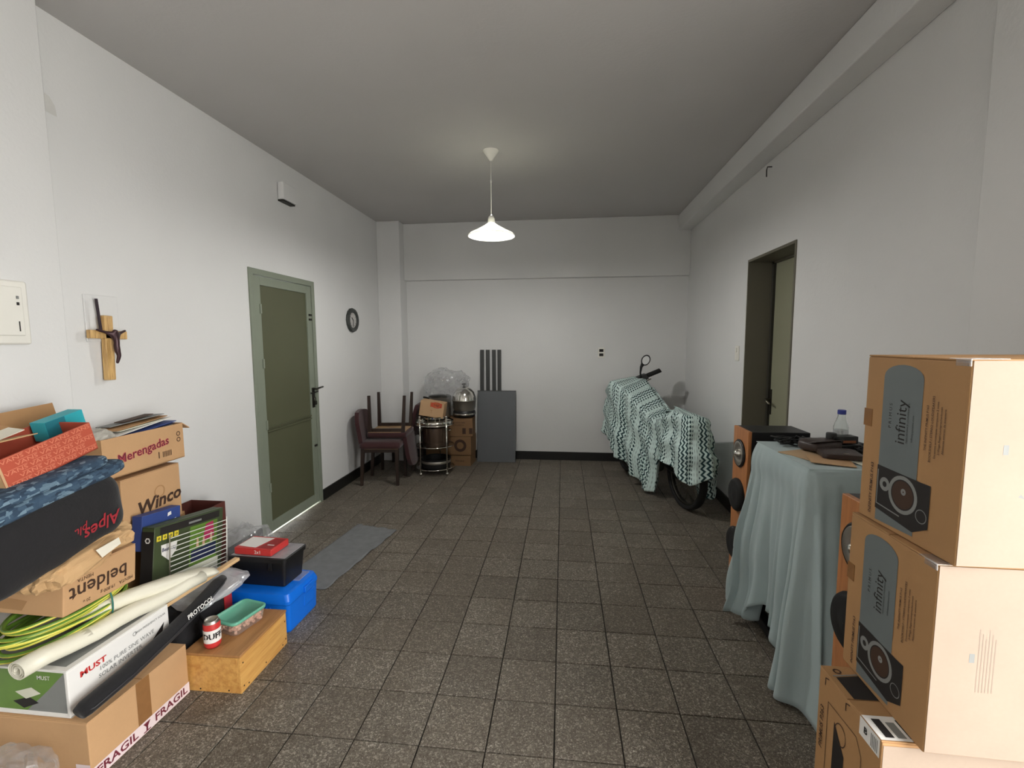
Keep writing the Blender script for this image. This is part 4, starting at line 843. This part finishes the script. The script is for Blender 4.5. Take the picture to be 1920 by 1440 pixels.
# ------------------------------------------------------------------ draped table
t = thing('side_table', 'black table hidden under the pale aqua sheet', 'table', (1.225, 2.225, 0)); G().box((.43, .52, .03), (0, 0, .942)).build('table_board', DKWOOD, t, bevel=.003)
for a in (-1, 1):
    for b in (-1, 1): G().box((.035, .035, .927), (a * .19, b * .23, .4635)).build('leg', BLACK, t, bevel=.003)
G().box((.05, .52, .05), (-.175, 0, .03)).build('black_bar', BLACK, t, bevel=.005)  # black bar near the floor under the raised hem of the sheet
ZT = .962
K = [(0, (1.25, 2.49, ZT), (1.02, 2.495, ZT), (-.8, .5), .06, .07, .03), (.08, (1.25, 2.46, ZT), (1.008, 2.46, ZT), (-1, .2), .05, .10, .04), (.2, (1.25, 2.38, ZT), (1.005, 2.38, ZT), (-1, 0), .05, .075, .04), (.28, (1.25, 2.3, ZT), (1.003, 2.28, ZT), (-1, 0), .20, .02, .015),
     (.40, (1.25, 2.2, ZT), (1.003, 2.14, ZT), (-1, 0), .14, .02, .02), (.50, (1.25, 2.1, ZT), (1.003, 2.02, ZT), (-1, -.1), .03, .05, .03), (.58, (1.25, 2.05, ZT), (1.005, 1.97, ZT), (-.8, -.6), .015, .13, .03), (.64, (1.25, 2.05, ZT), (1.03, 1.958, ZT), (-.35, -1), .012, .26, .03),
     (.74, (1.25, 2.05, ZT), (1.12, 1.957, ZT), (-.12, -1), .015, .22, .03), (.86, (1.28, 2.05, ZT), (1.25, 1.957, ZT), (0, -1), .05, .14, .025), (1, (1.4, 2.05, ZT), (1.42, 1.958, ZT), (0, -1), .08, .10, .02)]
K = [k[:6] + (k[6] * 1.35,) for k in K]
sh = drape('table_sheet', K, SHEET, None, 220, 10, 40, 8, 1, 1.1)
tag(sh, 'pale aqua cotton sheet hanging over the side table to the floor', 'sheet')
g = G().box((.43, .53, .003)); g.build('top_layer', SHEET, sh, loc=(1.222, 2.225, .9635))

# things on the table (z = .966)
ZT = .967
t = thing('water_bottle', 'clear glass bottle with blue cap on the draped table', 'bottle', (1.335, 2.35, ZT))
G().lathe([(.001, .003), (.028, .002), (.031, .008), (.031, .105), (.026, .125), (.016, .155), (.0155, .172), (.0135, .172), (.0135, .155), (.024, .124), (.029, .104), (.029, .01), (.001, .006)], n=32).build('body', GLASS, t, smooth=True, sharp=50)
G().lathe([(.001, .189), (.0165, .188), (.0178, .185), (.0178, .168), (.016, .167)], n=28).build('cap', BLUECAP, t, smooth=True, sharp=40); G().lathe([(.0312, .045), (.0313, .046), (.0313, .09), (.0312, .091)], n=28).build('label_band', FILMW, t, smooth=True)
def tangle(label, loc, n, ex, ey, seed, r=.0035):
    rd = random.Random(seed); t = thing('cable_tangle', label, 'cable', loc)
    for k in range(n):
        ph = [rd.uniform(0, 6.3) for _ in range(4)]; g = G()
        g.tube([(ex * (math.sin(a + ph[0]) * .8 + .3 * math.sin(2.3 * a + ph[1])), ey * (math.cos(a * .9 + ph[2]) * .8 + .3 * math.sin(3.1 * a)), r + .004 * k + .006 * (1 + math.sin(2.7 * a + ph[3]))) for a in [.16 * i for i in range(46)]], r, 6); g.build('strand', BLACK, t, smooth=True)
    G().box((.035, .06, .028), (.2 * ex, -.3 * ey, .018), (0, 0, rd.uniform(0, 3))).build('plug', BLACK, t, bevel=.005); G().lathe([(.001, .02), (.008, .018), (.009, 0), (.001, 0)], (-.6 * ex, .3 * ey, .004), 'X', 10).build('connector', SILVER, t)
    return t
tangle('tangled black cables at the far corner of the draped table', (1.17, 2.42, ZT), 6, .10, .06, 4)
tangle('loose black cable by the wall end of the draped table', (1.385, 2.26, ZT), 4, .045, .05, 8, .004)
tag(G().box((.19, .17, .003)).build('envelope', ENV, None, loc=(1.125, 2.20, ZT + .002), rot=(0, 0, R(24))), 'tan envelope at the open edge of the draped table', 'envelope')
tag(G().box((.16, .13, .003)).build('envelope', CARD3, None, loc=(1.145, 2.075, ZT + .006), rot=(R(1), R(2), R(-18))), 'brown paper envelope at the near corner of the draped table', 'envelope')
tag(G().box((.18, .13, .002)).build('paper_sheet', PAPER, None, loc=(1.325, 2.19, ZT + .003), rot=(0, 0, R(-12))), 'white sheet of paper beside the dark leather case', 'paper')
tag(G().box((.15, .10, .003)).build('paper_sheet', CREAM, None, loc=(1.31, 2.05, ZT + .004), rot=(0, 0, R(8))), 'cream paper at the near edge of the draped table', 'paper')
t = thing('leather_case', 'dark brown leather case lying on the draped table', 'case', (1.22, 2.15, ZT + .010), R(-14)); loft([rrect(.15, .14, .015, 0), rrect(.155, .145, .02, .006), rrect(.15, .14, .02, .020), rrect(.13, .12, .02, .024)]).build('body', LEATHER, t, smooth=True, sharp=40); G().box((.02, .003, .004), (.01, -.06, .0245)).build('badge', SILVER, t)
t = thing('leather_pouch', 'rounded dark leather pouch behind the leather case', 'pouch', (1.205, 2.275, ZT + .004), R(20)); blob((.17, .12, .055), .6, .5, .006, 14, 61, 40, 20).build('body', LEATHER, t, smooth=True); G().box((.16, .05, .004), (0, -.03, .05), (R(-14), 0, 0)).build('flap', LEATHER, t, bevel=.002)
t = thing('power_adapter', 'black power adapter block with copper stripe in front of the bottle', 'adapter', (1.315, 2.30, ZT + .036), R(6)); G().box((.115, .055, .036), (0, 0, .019)).build('body', BLACK, t, bevel=.004); G().box((.06, .001, .012), (.015, -.0282, .012)).build('stripe', COPPER, t); G().lathe([(.001, .03), (.02, .03), (.022, .026), (.022, 0)], (-.052, 0, .02), 'Z', 20).build('end_cap', BLACK, t, smooth=True)
tag(G().box((.15, .075, .034), (0, 0, .017)).build('black_case', BLACK, None, bevel=.004, loc=(1.32, 2.305, ZT), rot=(0, 0, R(4))), 'flat black case under the power adapter', 'case')
tag(G().box((.05, .06, .032), (0, 0, .016)).build('navy_box', mat('dark_navy_card', srgb(36, 44, 58), .5), None, bevel=.003, loc=(1.405, 2.345, ZT), rot=(0, 0, R(8))), 'small navy box beside the black case on the table', 'box')
t = thing('flashlight', 'short black cylindrical torch lying among the cables', 'torch', (1.235, 2.37, ZT), R(30)); G().lathe([(.001, -.05), (.014, -.05), (.015, .015), (.021, .03), (.021, .05), (.018, .05), (.001, .046)], (0, 0, .022), 'X', 20).build('body', BLACK, t, smooth=True, sharp=40); G().lathe([(.001, .0465), (.018, .0465)], (0, 0, .022), 'X', 20).build('lens', SILVER, t)

# ------------------------------------------------------------------ stacked speaker cartons
def pic(t, D, yc, zc, k=1.0, z0=0):
    # local u on -X face = -(y - yc); v = z - z0
    q = lambda pts: [(-(a - yc), b - z0) for a, b in pts]; return q
def speaker_carton(label, D, loc, rot, y0, z0, dz):
    t = carton('speaker_carton', label, D, loc, rot, CARD2, axis='X', tape=False); q = lambda pts: [(-(a - y0), b - z0 + dz) for a, b in pts]
    arch = [(1.236, 1.04), (1.113, 1.045), (1.113, 1.405)] + [(1.1745 - .0615 * math.cos(PI * i / 10), 1.405 + .030 * math.sin(PI * i / 10)) for i in range(11)] + [(1.236, 1.405)]
    decal(t, D, '-X', q(arch), BOXGREY, 'print', .0008)
    decal(t, D, '-X', q([(1.238, 1.181), (1.238, 1.070), (1.245 - .13, 1.055), (1.072, 1.078), (1.072, 1.176), (1.10, 1.176)]), INKK, 'print', .0012)
    u, v = q([(1.150, 1.130)])[0]; ring(t, D, '-X', u, v, .036, .045, GREYPR, eps=.0016); ring(t, D, '-X', u, v, .001, .033, INKB, eps=.0016); ring(t, D, '-X', u + .003, v + .008, .002, .008, GREYPR, eps=.002, n=12)
    u, v = q([(1.209, 1.138)])[0]; ring(t, D, '-X', u, v, .007, .017, GREYPR, eps=.0016, n=18); u, v = q([(1.092, 1.10)])[0]; ring(t, D, '-X', u, v, .014, .016, GREYPR, eps=.0016, n=18)
    decal(t, D, '-X', q([(1.232, 1.170), (1.235, 1.170), (1.235, 1.082), (1.232, 1.082)]), GREYPR, 'print', .0017); decal(t, D, '-X', q([(1.235, 1.085), (1.155, 1.078), (1.155, 1.075), (1.235, 1.082)]), GREYPR, 'print', .0017)
    def tx(s, yy, zz, sz, mt=INKK, **kw): u, v = q([(yy, zz)])[0]; letter(t, D, '-X', u, v, s, sz, mt, ang=PI / 2, **kw)
    tx('infinity', 1.170, 1.300, .044, bold=0, wide=.9); tx('P R I M U S', 1.206, 1.31, .013, bold=0); tx('PERFORMANCE LOUDSPEAKERS', 1.150, 1.30, .0065, bold=0); tx('infinitysystems.com', 1.135, 1.29, .008, bold=0)
    for k, (s_, yy, ln) in enumerate((('THE INFINITY PRIMUS P163', 1.096, .0085), ('BOOKSHELF / STEREO LOUDSPEAKERS', 1.082, .0085), ('Enceintes acoustiques compactes 2 voies', 1.070, .0075), ('2-Wege Regal-Lautsprecherboxen', 1.060, .0075), ('Altavoces estereo de estanteria', 1.050, .0075))): tx(s_, yy, 1.30, ln, INKB, bold=.006)
    B('tape', (.07, .05, .0012), (-D[0] / 2 + .03, -D[1] / 2 + .022, D[2] + .0006), FILM, t, bevel=0); B('tape', (.0012, .035, .014), (-D[0] / 2 - .0006, -D[1] / 2 + .018, D[2] - .007), FILM, t, bevel=0); B('tape', (.0012, .03, .045), (-D[0] / 2 - .0006, D[1] / 2 - .014, D[2] * .62), TAPE, t, bevel=0)
    tx('INFINITY PRIMUS P163', 1.257, 1.115, .0135, INKB, bold=.01)
    return t
SZ = .425
DAYLITF = card_mat('daylit_cardboard', srgb(166, 148, 132), .1)  # overexposed daylight on the carton fronts, put into the cardboard colour
t = speaker_carton('topmost brown speaker carton with slate printed panel, bright front face', (.60, .30, SZ), (1.095, 1.15, 1.0275), R(1.0), 1.15, 1.03, 0)
D = (.60, .30, SZ); letter(t, D, '-Y', .0, .2, ' ', .02, INKK) if False else None
decal(t, D, '-Y', rect(-.297, .297, .003, SZ - .003), DAYLITF, 'daylit_front', .0006)
for k, (u, v) in enumerate(((-.23, .235),)): decal(t, D, '-Y', rect(u, u + .010, v, v + .02), GREYPR)
decal(t, D, '-Y', [(-.24 + .045, .15), (-.24 + .058, .146), (-.24 + .05, .156)], GREYPR)
t = speaker_carton('second speaker carton below the topmost one, slate printed panel', (.60, .30, SZ), (1.080, 1.15, .6015), R(-1.2), 1.15, 1.03, 0)
decal(t, D, '-Y', rect(-.297, .297, .003, SZ - .003), DAYLITF, 'daylit_front', .0006); decal(t, D, '-Y', rect(-.228, -.218, .215, .235), GREYPR)
for k in range(6): decal(t, D, '-Y', rect(-.212 + .006 * k, -.210 + .006 * k, .15, .29 - .01 * (k % 3)), mat('faint_print', srgb(146, 130, 116), .7) if k == 0 else bpy.data.materials['faint_print'])
D = (.62, .245, .60)
t = carton('tall_carton', 'tall brown carton on the floor carrying the two speaker cartons', D, (1.02, 1.155, 0), R(.5), CARD2, axis='X', tape=False)
def arc(t, pts, wd=.0018, mt=INKB): # thin printed line on the -X face
    for (a, b), (c, d_) in zip(pts[:-1], pts[1:]):
        n_ = Vector((-(d_ - b), c - a)); n_ = n_.normalized() * wd / 2; decal(t, D, '-X', [(a - n_.x, b - n_.y), (c - n_.x, d_ - n_.y), (c + n_.x, d_ + n_.y), (a + n_.x, b + n_.y)], mt)
decal(t, D, '-X', [(-.05, .0), (.0, .0), (.0, .44), (-.045, .50)], INKK); ring(t, D, '-X', -.018, .485, .026, .0285, INKB, ex=.8); arc(t, [(-.075, 0), (-.075, .53), (.04, .535), (.062, .50), (.062, .0)])
decal(t, D, '-X', [(-.045, .47), (-.018 - .02, .47), (.0, .455), (.0, .44), (-.02, .44)], INKK) if False else None
decal(t, D, '-Y', rect(-.306, .306, .003, .59), DAYLITF, 'daylit_front', .0006)
letter(t, D, '-X', -.098, .44, 'PRIMUS P363', .022, INKB, ang=PI / 2, bold=.005); letter(t, D, '-X', .085, .35, 'FRAGILE', .014, INKB, ang=PI / 2, bold=0)
for u, v in ((-.088, .585), (-.0, .585)): arc(t, [(u - .004, v - .02), (u - .004, v), (u + .012, v + .006)], .003)
decal(t, D, '+Z', [(-.295, .075), (-.295, -.0), (-.20, -.0), (-.20, .09)], INKK); ring(t, D, '+Z', -.28, .098, .006, .010, INKB); decal(t, D, '+Z', [(-.30, .082), (-.2, .096), (-.2, .092), (-.30, .078)], GREYPR)
decal(t, D, '+Z', rect(-.309, -.20, -.119, -.050), WHITEPR, 'shipping_label', .0012); decal(t, D, '-X', rect(.050, .119, .555, .60), WHITEPR, 'shipping_label', .0012)
letter(t, D, '-X', .072, .578, 'B', .022, INKK, ang=PI / 2 * 0, bold=.03, eps=.002)
for k in range(4): decal(t, D, '+Z', rect(-.295 + .026 * k, -.276 + .026 * k, -.112, -.06 - .008 * (k % 2)), (INKK, GREYPR)[k % 2], 'print', .0016)
for k in range(5): decal(t, D, '-X', rect(.09 + .005 * k, .0925 + .005 * k, .56, .592), GREYPR, 'print', .0016)
